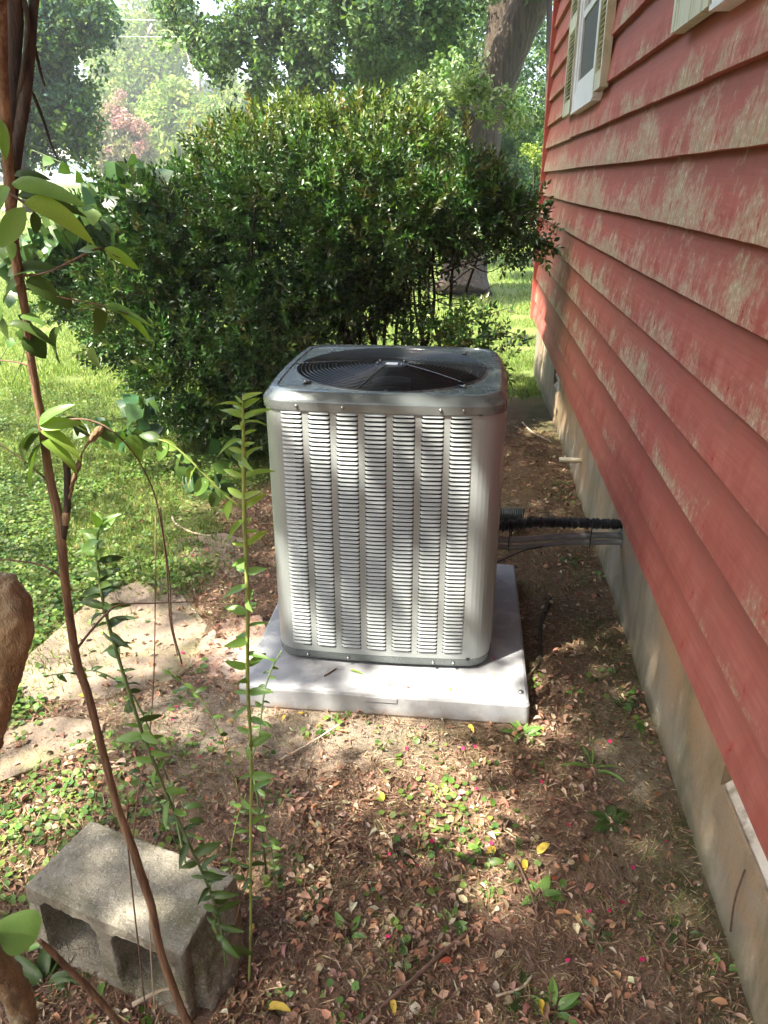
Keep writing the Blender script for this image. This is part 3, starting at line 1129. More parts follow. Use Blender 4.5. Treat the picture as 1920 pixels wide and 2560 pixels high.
V, F = tube_vf([W0 + [-.012, -.02, -.05], W0 + [.0, -.02, -.05]], [.04, .052], 12)
tag(link("pipe_sealant", pymesh("pipe_sealant", V, F, True), M['conduit']), "grey blob of sealant where the pipes enter the wall", "sealant")
s0 = onx(1458, 1152, .64)
V, F = tube_vf([s0 + [-.124, -.005, .004], s0 + [-.125, -.005, .004], s0 + [-.05, -.002, .002], s0 + [.01, 0, 0]], [.010, .0135, .0135, .0135], 16)
tag(link("drain_pipe", pymesh("drain_pipe", V, F, True), mat("cream_pvc", (.66, .58, .40), (.74, .67, .50), 20, .5)), "short cream plastic pipe stub poking out of the foundation", "pipe")

# ------------------------------------------------------------------ cinder block
bp = [onz(60, 2215, .2), onz(215, 2062, .2), onz(590, 2192, .2), onz(440, 2382, .2)]
bx = (bp[3] - bp[0]); ang = math.atan2(bx[1], bx[0])
blk = empty("cinder_block", (bp[0][0], bp[0][1], 0), "old mossy concrete block with hollow cores and a broken end, lower left", "concrete block", None, ang)
bm_ = mat("old_block_concrete", (.19, .17, .125), (.32, .29, .225), 16, .95, bs=1.0, bscale=90, bd=.008, c3=(.14, .13, .065), s3=6)
nt = bm_.node_tree; P = nt.nodes["Principled BSDF"]
src = P.inputs["Base Color"].links[0].from_socket
c = mixc(nt, ramp(nt, noise(nt, 150, 3, .8, coords(nt)), [(.55, 0.0), (.68, .7)]), src, (.46, .42, .35))
c = mixc(nt, ramp(nt, noise(nt, 110, 3, .8, coords(nt)), [(.3, .7), (.42, 0.0)]), c, (.08, .07, .05))
nt.links.new(c, P.inputs["Base Color"])
import bmesh
BL, BW, BH = .400, .195, .2


def block_mesh():
    # outline of the hollow front face (x along the block, z up), extruded through the block's depth
    t = .032
    outer = [(0, 0), (BL, 0), (BL, BH), (0, BH)]
    cores = [(t, .178), (.222, .370)]
    bm = bmesh.new()
    nseg = 5
    def rr(x0, x1, z0, z1, r=.022):
        out = []
        for cx_, cz_, a0 in ((x1 - r, z0 + r, -90), (x1 - r, z1 - r, 0), (x0 + r, z1 - r, 90), (x0 + r, z0 + r, 180)):
            for i in range(4):
                a = math.radians(a0 + 90 * i / 3)
                out.append((cx_ + r * math.cos(a), cz_ + r * math.sin(a)))
        return out
    parts = []
    # shells and webs as wedges around each rounded core
    for (x0, x1), (ox0, ox1) in zip(cores, ((0, .2), (.2, BL))):
        inner = rr(x0, x1, .010, .170)
        outp = []
        for (x, z_) in inner:                                   # matching points on the outer rectangle
            cx_, cz_ = (x0 + x1) / 2, .1
            dx, dz = x - cx_, z_ - cz_
            k = min((ox1 - cx_) / dx if dx > 1e-6 else 1e9, (ox0 - cx_) / dx if dx < -1e-6 else 1e9, (BH - cz_) / dz if dz > 1e-6 else 1e9, -cz_ / dz if dz < -1e-6 else 1e9)
            outp.append((cx_ + dx * k, cz_ + dz * k))
        # snap the four corners
        for cxy in ((ox1, 0), (ox1, BH), (ox0, BH), (ox0, 0)):
            j = min(range(len(outp)), key=lambda q: (outp[q][0] - cxy[0]) ** 2 + (outp[q][1] - cxy[1]) ** 2)
            outp[j] = cxy
        n = len(inner)
        V, F = [], []
        for s in range(nseg + 1):
            y = BW * s / nseg
            V += [(a, y, b) for a, b in inner] + [(a, y, b) for a, b in outp]
        for s in range(nseg):
            o0, o1 = s * 2 * n, (s + 1) * 2 * n
            for k in range(n):
                k2 = (k + 1) % n
                F.append((o0 + k, o0 + k2, o1 + k2, o1 + k))
                F.append((o0 + n + k2, o0 + n + k, o1 + n + k, o1 + n + k2))
        for k in range(n):
            k2 = (k + 1) % n
            F.append((k2, k, n + k, n + k2))
            o1 = nseg * 2 * n
            F.append((o1 + k, o1 + k2, o1 + n + k2, o1 + n + k))
        parts.append((V, F))
    V, F = merge(parts)
    return V, F


V, F = block_mesh()
V2 = []
for (x, y, z_) in V:
    if x > BL - .005 and y > .03:                                # broken, recessed end
        x = x - .018 * vnoise(y, z_, .05, 9) - (.03 if .05 < z_ < .15 else 0)
    V2.append((x, y, z_))
o = link("body", pymesh("body", V2, F), bm_, blk)
rm = o.modifiers.new("weld", 'WELD'); rm.merge_threshold = .0005
rs = o.modifiers.new("remesh", 'REMESH'); rs.mode = 'VOXEL'; rs.voxel_size = .0052
tx = bpy.data.textures.new("block_grit", 'CLOUDS'); tx.noise_scale = .02; tx.noise_depth = 3
dm = o.modifiers.new("rough", 'DISPLACE'); dm.texture = tx; dm.strength = .007; dm.mid_level = .5
V, F = [], []
rg = [(.392, .0, .0), (.43, .02, .0), (.462, .10, .0), (.44, .17, 0), (.392, .185, 0)]
pts = [(BL - .03, .01, .02), (BL + .022, .035, .004), (BL + .034, .11, .004), (BL + .015, .175, .01), (BL - .03, .18, .02),
       (BL - .03, .012, .185), (BL + .004, .04, .150), (BL + .018, .105, .118), (BL + .010, .165, .15), (BL - .03, .178, .19)]
F = [(0, 1, 6, 5), (1, 2, 7, 6), (2, 3, 8, 7), (3, 4, 9, 8), (5, 6, 7), (5, 7, 8), (5, 8, 9), (0, 5, 9, 4), (0, 4, 3, 2, 1)]
o = link("broken_end", pymesh("broken_end", pts, F), bm_, blk)
rs = o.modifiers.new("remesh", 'REMESH'); rs.mode = 'VOXEL'; rs.voxel_size = .006
dm = o.modifiers.new("rough", 'DISPLACE'); dm.texture = tx; dm.strength = .012; dm.mid_level = .5

# ------------------------------------------------------------------ old paving slabs set in the dirt
sm_ = mat("old_paving", (.20, .150, .105), (.29, .225, .165), 12, .95, bs=.9, bscale=60, bd=.01, c3=(.22, .19, .10), s3=5)
sm2 = mat("old_red_paving", (.33, .19, .13), (.42, .29, .21), 12, .95, bs=.9, bscale=60, bd=.01, c3=(.50, .42, .34), s3=5)
for poly, m_, lab in (
        ([(40, 1660), (120, 1590), (220, 1500), (330, 1455), (420, 1440), (470, 1500), (520, 1560), (490, 1650), (430, 1700), (260, 1740), (60, 1745)], sm_, "large worn paving slab beside the green ground cover"),
        ([(500, 1600), (560, 1545), (650, 1535), (672, 1580), (655, 1640), (610, 1700), (520, 1690), (488, 1650)], sm2, "reddish paving slab tucked against the pale pad"),
        ([(-60, 1900), (20, 1815), (140, 1790), (260, 1800), (250, 1850), (120, 1900), (0, 1950)], sm_, "low sandy paving slab near the left edge, half covered by leaves"),
        ([(430, 1345), (560, 1330), (620, 1350), (600, 1440), (500, 1440), (440, 1420)], sm_, "dark paving slab under litter behind the other slabs")):
    pp = [onz(a, b, .014) for a, b in poly]
    cx_, cy_ = np.mean([p[0] for p in pp]), np.mean([p[1] for p in pp])
    V, F = [], []
    n = len(pp)
    for sc_, zz in ((1.01, -.03), (1.0, .004), (.985, .010)):
        V += [((p[0] - cx_) * sc_ + random.uniform(-.004, .004), (p[1] - cy_) * sc_ + random.uniform(-.004, .004), zz + (.0015 * random.random())) for p in pp]
    for i in range(2):
        for k in range(n):
            F.append((i * n + k, i * n + (k + 1) % n, (i + 1) * n + (k + 1) % n, (i + 1) * n + k))
    V.append((0, 0, .0115))
    F += [(2 * n + k, 2 * n + (k + 1) % n, 3 * n) for k in range(n)]
    o = link("paving_slab", pymesh("paving_slab", V, F), m_)
    o.location = (cx_, cy_, 0)
    tag(o, lab, "paving slab", "old paving slabs")

SLABS = [([(40, 1660), (220, 1500), (330, 1455), (470, 1500), (520, 1560), (430, 1700), (60, 1745)], 0), ([(500, 1600), (560, 1545), (650, 1535), (655, 1640), (520, 1690)], 0), ([(0, 1900), (140, 1790), (260, 1800), (120, 1900)], 0)]


def inpoly(x, y, poly):
    pp = [onz(a, b, .014) for a, b in poly]
    inside = np.zeros(len(x), bool)
    j = len(pp) - 1
    for i in range(len(pp)):
        xi, yi, xj, yj = pp[i][0], pp[i][1], pp[j][0], pp[j][1]
        c = ((yi > y) != (yj > y)) & (x < (xj - xi) * (y - yi) / (yj - yi + 1e-12) + xi)
        inside ^= c
        j = i
    return inside


# ------------------------------------------------------------------ scatter: grass, ground cover, leaf litter
def blocked(x, y):
    b = (x > PX0 - .004) & (x < PX1 + .004) & (y > PY0 - .004) & (y < PY1 + .004)
    b |= (x > .622) & (y < 7.2)
    lx = (x - bp[0][0]) * math.cos(ang) + (y - bp[0][1]) * math.sin(ang)
    ly = -(x - bp[0][0]) * math.sin(ang) + (y - bp[0][1]) * math.cos(ang)
    b |= (lx > -.01) & (lx < BL + .03) & (ly > -.004) & (ly < BW + .004)
    return b


def visible(x, y, z=0.0, m_=120):
    X, Y, D = project(np.stack([x, y, z + 0 * x], -1))
    return (D > .2) & (X > -m_) & (X < 1920 + m_) & (Y < 2560 + 2 * m_) & (Y > -m_)


def up_frames(n, tilt, r=rng):
    a = r.random(n) * 2 * math.pi
    D = np.stack([np.cos(a), np.sin(a), r.normal(size=n) * tilt * .6], -1)
    Nn = np.stack([r.normal(size=n) * tilt, r.normal(size=n) * tilt, np.ones(n)], -1)
    return frames(D, Nn)


def blade_frames(n, lean, r=rng):       # blades: template z is up
    a = r.random(n) * 2 * math.pi
    X = np.stack([np.cos(a), np.sin(a), np.zeros(n)], -1)
    Zd = np.stack([r.normal(size=n) * lean, r.normal(size=n) * lean, np.ones(n)], -1)
    Zd /= np.linalg.norm(Zd, axis=1, keepdims=True)
    Yd = np.cross(Zd, X)
    Yd /= np.linalg.norm(Yd, axis=1, keepdims=True)
    X = np.cross(Yd, Zd)
    return np.stack([X, Yd, Zd], 1)


# lawn: blades near, tufts further off
parts = []
for (y0, y1, n, w, h) in ((1.5, 5.5, 90000, .0035, .045), (5.5, 11, 90000, .006, .06), (11, 22, 60000, .014, .08), (22, 60, 30000, .04, .12)):
    x = rng.uniform(-.85 * y1 - 1, .35 * y1 + .5, n * 2); y = y0 + (y1 - y0) * rng.random(n * 2) ** 1.15
    zz = zones(x, y)[2]
    k = (rng.random(n * 2) < zz ** 1.5) & ~blocked(x, y) & visible(x, y) & (vnoise(x, y, .4, 12) > .22)
    if y1 < 6: k &= (vnoise(x, y, .5, 14) + .22 * (y - 3.2) > .42)
    x, y = x[k][:n], y[k][:n]
    n_ = len(x)
    hh = h * (.45 + .9 * rng.random(n_)) * (.7 + .6 * vnoise(x, y, .7, 15))
    C = pick([(.14, .24, .04), (.19, .29, .06), (.22, .30, .07), (.11, .19, .035), (.26, .28, .09)], n_)
    parts.append(scatter(T_blade(), np.stack([x, y, gh(x, y) - .002], -1), blade_frames(n_, .45), np.stack([np.full(n_, w), hh * .8, hh], -1), C))
V, T, C = join(parts)
tag(link("lawn_grass", bigmesh("lawn_grass", V, T, False, C), M['grass']), "bright sunlit lawn grass beyond the bush", "grass", kind="stuff")

# low round-leaved ground cover at the left and in clumps
n = 120000
x = rng.uniform(-3.6, .6, n); y = rng.uniform(.9, 5.6, n)
zl_ = zones(x, y)[2]
clump = vnoise(x, y, .16, 21) * .6 + vnoise(x, y, .07, 22) * .4
lit_clump = blob(x, y, onz(120, 2040), .22, .16) * 1.4 + blob(x, y, onz(1120, 1985), .12, .12) * .45 + blob(x, y, onz(350, 1870), .2, .05) * .9 + blob(x, y, onz(1130, 2100), .14, .08) * .5
prob = zl_ * (.85 * (vnoise(x, y, .5, 14) + .22 * (y - 3.2) < .62) + .2) + np.clip(lit_clump, 0, 1) * .8 + (clump > .70) * (y < 2.6) * .22 + (clump > .76) * .12
k = (rng.random(n) < prob * np.clip(5.0 / (y + .4), 0, 1)) & ~blocked(x, y) & visible(x, y)
for pl, _ in SLABS: k &= ~inpoly(x, y, pl) | (rng.random(n) < .04)
x, y = x[k], y[k]
n = len(x)
hz = .006 + .030 * rng.random(n) * np.clip(zones(x, y)[2] + .35, 0, 1)
C = pick([(.10, .20, .035), (.15, .26, .05), (.20, .30, .06), (.08, .16, .04), (.22, .27, .09)], n)
s_ = .010 + .012 * rng.random(n)
V, T, C = scatter(T_round(6), np.stack([x, y, gh(x, y) + hz], -1), up_frames(n, .45), s_, C)
tag(link("ground_cover", bigmesh("ground_cover", V, T, False, C), M['leaf']), "small round leaved green ground cover", "ground cover", kind="stuff")


# dead leaves
def dead_tpl(seed):
    r = random.Random(seed)
    V, F = T_leaf(r.uniform(.5, 1.1), r.uniform(-.3, .35), r.uniform(.34, .5), r.uniform(.34, .5))
    V = V.copy()
    V[:, 2] += .25 * np.sin(V[:, 1] * r.uniform(2, 5)) * r.uniform(-.8, .8) + np.array([r.uniform(-.06, .06) for _ in V])
    return V, F


parts = []
pal_d = [(.22, .125, .085), (.30, .185, .125), (.38, .26, .19), (.15, .085, .06), (.27, .165, .12), (.34, .20, .14), (.44, .33, .24), (.11, .065, .045), (.30, .15, .10), (.48, .40, .28), (.42, .23, .14), (.36, .19, .12)]
for s in range(7):
    n = 11000
    x = rng.uniform(-1.9, .62, n); y = .8 + 4.6 * rng.random(n) ** 1.25
    sd, ms, lw = zones(x, y)
    dens = (1 - .80 * sd) * (1 - .55 * ms) * (1 - .93 * lw) * (.30 + 1.1 * (vnoise(x, y, .3, 31)))
    dens *= .78
    dens *= np.where((x > .2) & (y > 2.2), .45, 1.0) * np.where(y > 4.4, .5, 1) * (1 - .6 * blob(x, y, onz(1010, 1900), .2, .1))
    k = (rng.random(n) < dens) & ~blocked(x, y) & visible(x, y)
    for pl, _ in SLABS: k &= ~inpoly(x, y, pl) | (rng.random(n) < .5)
    x, y = x[k], y[k]; n = len(x)
    sz_ = (.006 + .025 * rng.random(n) ** 2.8)
    C = pick(np.array(pal_d) * [1.15, 1.17, 1.14], n, .2)
    parts.append(scatter(dead_tpl(s), np.stack([x, y, gh(x, y) + .003 + .010 * rng.random(n)], -1), up_frames(n, .38), np.stack([sz_ * rng.uniform(.4, .85, n), sz_, sz_ * .9], -1), C))
V, T, C = join(parts)
tag(link("leaf_litter", bigmesh("leaf_litter", V, T, False, C), M['litter']), "brown dead leaves strewn over the dirt", "leaf litter", kind="stuff")
n = 130000
x = rng.uniform(-1.9, .62, n); y = .8 + 4.2 * rng.random(n) ** 1.3
sd, ms, lw = zones(x, y)
k = (rng.random(n) < (1 - .5 * sd) * (1 - .8 * lw) * (.35 + .9 * vnoise(x, y, .2, 33))) & ~blocked(x, y) & visible(x, y)
for pl, _ in SLABS: k &= ~inpoly(x, y, pl) | (rng.random(n) < .25)
x, y = x[k], y[k]; n = len(x)
ln = .01 + .045 * rng.random(n) ** 2
C = pick([(.34, .24, .15), (.45, .35, .22), (.24, .15, .09), (.14, .08, .05), (.30, .17, .11), (.19, .11, .07)], n, .2)
V, T, C = scatter(T_diamond(.9), np.stack([x, y, gh(x, y) + .003 + .008 * rng.random(n)], -1), up_frames(n, .25), np.stack([.0016 + .0022 * rng.random(n), ln, .003 + 0 * ln], -1), C)
tag(link("dry_straw", bigmesh("dry_straw", V, T, False, C), M['litter']), "dry grass stalks and leaf crumbs on the dirt", "plant debris", kind="stuff")
# small grass tufts and clover on the dirt
n = 26000
x = rng.uniform(-1.6, .6, n); y = .85 + 3.2 * rng.random(n) ** 1.3
k = (vnoise(x, y, .11, 41) * .6 + vnoise(x, y, .3, 42) * .5 > .62) & ~blocked(x, y) & visible(x, y)
x, y = x[k], y[k]; n = len(x)
hh = .018 + .05 * rng.random(n) ** 1.5
C = pick([(.10, .17, .035), (.16, .23, .06), (.26, .27, .10), (.36, .31, .17)], n)
V, T, C = scatter(T_blade(), np.stack([x, y, gh(x, y) - .001], -1), blade_frames(n, .9), np.stack([.0016 + 0 * hh, hh, hh], -1), C)
tag(link("grass_tufts", bigmesh("grass_tufts", V, T, False, C), M['grass']), "thin grass blades sprouting through the leaf litter", "grass", kind="stuff")

# pebbles and grit
n = 5000
x = rng.uniform(-1.3, .62, n); y = .85 + 3 * rng.random(n) ** 1.4
k = ~blocked(x, y); x, y = x[k], y[k]; n = len(x)
t = (np.array([(0, 0, .5), (.5, 0, 0), (0, .5, 0), (-.5, 0, 0), (0, -.5, 0)], float), np.array([(0, 1, 2), (0, 2, 3), (0, 3, 4), (0, 4, 1)]))
V, T, C = scatter(t, np.stack([x, y, gh(x, y)], -1), up_frames(n, .3), .003 + .007 * rng.random(n) ** 2, pick([(.30, .24, .19), (.40, .34, .28), (.18, .12, .09)], n))
tag(link("grit", bigmesh("grit", V, T, False, C), M['litter']), "small stones and crumbs of soil", "gravel", kind="stuff")

# ------------------------------------------------------------------ bush
def blob_points(blobs, n, r=rng, inner=.45, pw=.5, squash=1.0, gap=None, gs=.5):
    w = np.array([b[3] ** 2 * (b[4] if len(b) > 4 else 1.0) for b in blobs], float)
    idx = r.choice(len(blobs), n, p=w / w.sum())
    C_ = np.array([at(b[0], b[1], b[2]) for b in blobs])
    R_ = np.array([px(b[3], b[2]) for b in blobs])
    d = unit(n, r)
    rad = inner + (1 - inner) * r.random(n) ** pw
    wig = .78 + .44 * vnoise(d[:, 0] * 2 + idx, d[:, 2] * 2 + d[:, 1], .7, 51)
    P_ = C_[idx] + d * (R_[idx] * rad * wig)[:, None] * np.array([1, 1, squash])
    if gap is not None:
        q = vnoise(P_[:, 0] + P_[:, 1] * .37, P_[:, 2] + P_[:, 1] * .21, gs, 53) * .6 + vnoise(P_[:, 0] - P_[:, 1] * .3, P_[:, 2], gs * .4, 54) * .4
        k = q > gap
        P_, d, idx = P_[k], d[k], idx[k]
    return P_, d, idx


def foliage(name, P_, d, tpls, size, pal, mat_, parent, up=.6, rnd=.6, jit=.16, loc=(0, 0, 0), szj=.35, colfn=None, **kw):
    out = []
    n = len(P_)
    which = rng.integers(0, len(tpls), n)
    for i, t in enumerate(tpls):
        k = which == i
        m_ = int(k.sum())
        if not m_: continue
        D = d[k] + np.array([0, 0, up]) + rnd * unit(m_)
        FR = frames(D, unit(m_) + np.array([0, 0, .8]))
        C_ = pick(pal, m_, jit)
        if colfn is not None: C_ = colfn(P_[k], C_)
        out.append(scatter(t, P_[k] - np.array(loc), FR, size * (1 + szj * (rng.random(m_) * 2 - 1)), C_))
    V, T, C_ = join(out)
    return link(name, bigmesh(name, V, T, False, C_), mat_, parent, kind="stuff", **kw)


bloc = (-1.2, 5.0, 0)
bush = empty("bush", bloc, "big rounded dark green glossy leaved bush behind the air conditioner", "bush")
bb = [(460, 540, 5.4, 110), (600, 460, 5.4, 118), (750, 415, 5.4, 118), (900, 400, 5.4, 120), (1040, 430, 5.4, 118), (1160, 515, 5.3, 98), (1262, 550, 5.2, 62), (700, 400, 5.9, 110), (980, 400, 5.9, 110),
      (330, 570, 5.1, 105), (500, 620, 4.9, 170), (720, 590, 4.8, 185), (930, 530, 4.8, 145), (1080, 505, 5.0, 100), (1195, 520, 5.1, 84, .9),
      (250, 700, 4.9, 100), (380, 790, 4.7, 160), (490, 940, 4.4, 140), (590, 1020, 4.3, 100), (640, 850, 4.5, 130), (800, 750, 4.8, 110, .7), (420, 690, 4.8, 150),
      (960, 690, 5.2, 85, .9), (860, 740, 5.5, 110, .9), (740, 800, 5.5, 120, .8), (880, 640, 5.5, 120, .8), (1060, 610, 5.5, 80, .5), (700, 720, 5.5, 150, .7), (500, 800, 5.3, 140, .6), (1080, 850, 4.7, 60, .6), (1170, 850, 4.5, 55, .55), (1240, 870, 4.4, 38, .6), (205, 610, 5.1, 70), (170, 740, 5.0, 60), (1340, 595, 4.9, 26, 1.2), (1295, 600, 5.0, 40, .5)]
P_, d, idx = blob_points(bb, 16000, inner=.60, pw=.6, gap=.29, gs=.34)
tp = [T_sprig(s, 11, 1.0, .30, .44, 1.0) for s in range(6)]
pal_b = [(.040, .10, .024), (.060, .14, .030), (.080, .17, .038), (.035, .08, .024), (.11, .20, .045), (.10, .12, .035)]


def tip_sun_col(P, C_):  # fresh tips, plus higher sprigs lightened to look sunlit
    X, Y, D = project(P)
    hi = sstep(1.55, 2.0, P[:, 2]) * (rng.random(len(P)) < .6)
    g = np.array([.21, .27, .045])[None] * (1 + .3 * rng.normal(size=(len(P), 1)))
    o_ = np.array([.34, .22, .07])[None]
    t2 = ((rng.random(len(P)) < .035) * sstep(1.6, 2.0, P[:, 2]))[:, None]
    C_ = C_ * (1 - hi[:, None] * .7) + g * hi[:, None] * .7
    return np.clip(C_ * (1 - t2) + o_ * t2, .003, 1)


foliage("foliage", P_, d, tp, .135, pal_b, M['leaf_gloss'], bush, .40, .8, .26, bloc, colfn=tip_sun_col)
# upright young shoots along the top
sp_ = []
for k in range(60):
    u = random.random()
    xx = 430 + 820 * u
    yy = 400 - 105 * math.sin(math.pi * min(1, max(0, (xx - 380) / 900))) + random.uniform(-15, 130)
    sp_.append(at(xx, yy, random.uniform(5.0, 5.7)))
sp_ = np.array(sp_)
foliage("young_shoots", sp_, np.tile([0, 0, 1.0], (len(sp_), 1)), [T_sprig(s + 20, 12, 1.0, .26, .4, .7) for s in range(3)], .13, [(.20, .26, .05), (.24, .27, .06), (.13, .21, .035), (.32, .26, .09)], M['leaf'], bush, 1.2, .35, .2, bloc)
M['stemb'] = mat("bush_stem", (.030, .022, .017), (.06, .045, .032), 24, .9)
base_pts = [(1060, 905, 5.0), (1030, 900, 5.15), (950, 900, 5.2), (860, 900, 5.2), (1085, 900, 4.95), (760, 930, 5.0), (650, 1000, 4.8), (560, 1080, 4.6), (700, 980, 5.0), (900, 880, 5.4)]
for k, (a, b, Y) in enumerate(base_pts):
    for j in range(3):
        p0 = onz(a, b, 0) * 0 + np.array([at(a, b, Y)[0], Y, -.03]) + np.array([random.uniform(-.04, .04), random.uniform(-.05, .05), 0])
        top = at(a + random.uniform(-150, 190 if a > 900 else 60), random.uniform(430, 640), Y + random.uniform(-.25, .3))
        m1 = p0 * .66 + top * .34 + np.array([random.uniform(-.10, .10), random.uniform(-.08, .08), 0])
        m2 = p0 * .33 + top * .67 + np.array([random.uniform(-.12, .12), random.uniform(-.08, .08), 0])
        pp = [p - np.array(bloc) for p in spline([p0, m1, m2, top], 5)]
        tube("stem", pp, list(np.linspace(random.uniform(.013, .022), .005, len(pp))), M['stemb'], bush, 6, .2)
for k in range(60):
    p0 = at(random.uniform(850, 1180), random.uniform(560, 860), random.uniform(4.8, 5.3))
    p1 = p0 + np.array([random.uniform(-.05, .35), random.uniform(-.2, .1), random.uniform(-.05, .2)])
    pp = [p - np.array(bloc) for p in spline([p0, (p0 + p1) / 2 + np.array([0, 0, random.uniform(-.05, .05)]), p1], 4)]
    tube("twig", pp, list(np.linspace(.005, .002, len(pp))), M['stemb'], bush, 5)
for path in ([(1090, 690), (1150, 665), (1230, 640), (1320, 600), (1360, 610), (1392, 622)], [(1050, 860), (1110, 830), (1180, 800), (1270, 770)], [(1100, 880), (1180, 860), (1260, 830), (1320, 850)], [(1250, 560), (1330, 525), (1385, 505)]):
    Y_ = 4.9
    pp = [at(a, b, Y_) for a, b in path]
    pl = spline(pp, 4)
    tube("twig", [p - np.array(bloc) for p in pl], list(np.linspace(.006, .002, len(pl))), M['stemb'], bush, 5)
    q = np.array([pl[int(i)] for i in rng.integers(len(pl) // 3, len(pl), 26)]) + rng.normal(size=(26, 3)) * .012
    foliage("twig_leaves", q, unit(26), [T_leaf(.2, .15, .3, .34)], .045, pal_b, M['leaf_gloss'], bush, -.15, .8, .2, bloc)

# vine clambering over the bush's left side
vloc = (-2.0, 4.9, 0)
vine = empty("climbing_vine", vloc, "broad leaved vine climbing over the left side of the bush", "vine")
q, d, _ = blob_points([(265, 500, 4.75, 55), (330, 430, 4.8, 40), (180, 560, 4.7, 50), (120, 600, 4.7, 45, .8), (400, 470, 4.7, 60, .5), (350, 560, 4.6, 70, .4), (60, 640, 4.6, 50, .5), (30, 760, 4.5, 60, .3)], 230, inner=.5)
V, T = T_leaf(.12, .25, .55, .42)
foliage("foliage", q, d * .3 + np.array([0, -.5, -.9]), [(V, T)], .10, [(.06, .13, .04), (.09, .18, .05), (.05, .11, .045), (.13, .22, .05)], M['leaf_gloss'], vine, -.4, .5, .15, vloc)
q, d, _ = blob_points([(350, 1010, 3.9, 45), (370, 1060, 3.9, 40), (320, 1090, 3.9, 35), (490, 1180, 3.7, 30), (560, 1120, 3.8, 45), (545, 1200, 3.7, 35), (240, 1060, 4.0, 40, .5)], 80, inner=.3)
foliage("low_foliage", q, d * .3 + np.array([0, -.5, -.7]), [(V, T)], .085, [(.05, .12, .05), (.08, .16, .05), (.12, .22, .05)], M['leaf_gloss'], vine, -.2, .6, .15, vloc)
for path in ([(80, 375), (140, 400), (190, 425), (215, 450), (243, 485)], [(0, 900), (40, 840), (60, 880), (30, 960)]):
    pl = spline([at(a, b, 4.7) for a, b in path], 5)
    tube("tendril", [p - np.array(vloc) for p in pl], .003, M['green_stem2'], vine, 5)
    q = np.array(pl[::4])
    foliage("tendril_leaves", q, np.tile([0, -.4, -.8], (len(q), 1)), [(V, T)], .06, [(.14, .26, .04), (.10, .2, .04)], M['leaf'], vine, -.1, .7, .15, vloc)


# ------------------------------------------------------------------ trees
def T_cluster(seed, n=8, size=.55, w=.6):
    r = np.random.default_rng(seed)
    lv, lf = T_diamond(.25)
    V, T, _ = scatter((lv, lf), unit(n, r) * (.25 + .6 * r.random((n, 1))), frames(unit(n, r) + np.array([0, 0, -.3]), unit(n, r) + np.array([0, 0, 1.2])), np.stack([size * w * (.8 + .4 * r.random(n)), size * (.8 + .4 * r.random(n)), np.full(n, size)], -1))
    return V, T


CL = [T_cluster(s, 9) for s in range(5)]


def tree(name, label, loc_px, blobs, trunks, n, size, pal, mat_leaf, mat_bark, cat="tree", group=None, inner=.2, gap=.36, gs=1.2, up=.1, jit=.22, crown="crown"):
    b = at(*loc_px)
    loc = (b[0], b[1], float(gh(b[0], b[1])))
    t = empty(name, loc, label, cat, group)
    for path in trunks:
        pl = spline([at(a, c, Y) for a, c, Y, w in path], 5)
        rad = np.interp(np.linspace(0, len(path) - 1, len(pl)), range(len(path)), [px(w, Y) / 2 for a, c, Y, w in path])
        big = rad[0] > .12
        tube("trunk" if path is trunks[0] else "limb", [p - np.array(loc) for p in pl], list(rad), mat_bark, t, 16 if big else 7, .06 if big else .1)
    P_, d, _ = blob_points(blobs, n, inner=inner, pw=.7, gap=gap, gs=gs)
    foliage(crown, P_, d, CL, size, pal, mat_leaf, t, up, .8, jit, loc)
    return t, loc


OAK = [(.075, .14, .06), (.10, .18, .07), (.13, .22, .08), (.065, .125, .065), (.16, .25, .09)]
YG = [(.16, .24, .05), (.20, .28, .06), (.13, .21, .05), (.24, .29, .07)]
oak, oloc = tree("oak_tree", "big oak with a furrowed trunk leaning right beside the house corner", (1160, 715, 12.7),
     [(1180, -190, 11.5, 170), (980, -230, 11, 170), (1330, -330, 12, 160), (1420, -180, 12, 130), (1250, -420, 11.5, 150), (1000, 30, 11, 130), (860, 30, 10.5, 120), (1100, 40, 13.5, 110), (950, 150, 11.5, 90), (1040, 130, 12, 110), (880, 120, 11, 80), (770, 20, 11, 90), (1290, 330, 15, 90), (1240, 400, 14.5, 100), (1340, 200, 17, 90), (1350, 60, 17, 80), (1310, 470, 15, 60), (1220, 180, 18, 90)],
     [[(1155, 735, 12.6, 150), (1160, 690, 12.7, 112), (1166, 600, 12.8, 96), (1185, 480, 12.9, 100), (1208, 330, 13, 84), (1245, 200, 13, 82), (1292, 80, 13, 80), (1328, 0, 13, 80), (1390, -180, 13, 74)],
      [(1190, 440, 12.9, 70), (1212, 300, 13.1, 62), (1236, 170, 13.2, 54), (1248, 60, 13.3, 52), (1255, -40, 13.4, 50), (1280, -200, 13.5, 55)],
      [(1215, 330, 13, 20), (1120, 230, 12.5, 12), (1020, 160, 12, 9), (930, 60, 11.5, 7)],
      [(1200, 380, 13, 16), (1080, 260, 12.5, 11), (1020, 140, 12, 9), (980, 0, 12, 7)]],
     13000, .13, OAK, M['leaf_far'], M['bark'], gap=.45, gs=.45)
tree("oak_tree", "second oak trunk half hidden in leaves behind the bush top", (1120, 560, 17),
     [(1130, 60, 16, 120), (1180, 300, 16.5, 90), (1040, 300, 16, 90), (960, 230, 16, 90), (1100, 180, 17.5, 100)],
     [[(1120, 620, 17, 80), (1130, 400, 17, 62), (1125, 200, 17, 58), (1128, 60, 17, 54), (1120, -150, 17, 50)],
      [(1110, 260, 17, 24), (1040, 180, 16.5, 16), (985, 90, 16, 10)]],
     3200, .15, OAK, M['leaf_far'], M['bark_dark'], gap=.44, gs=1.1)
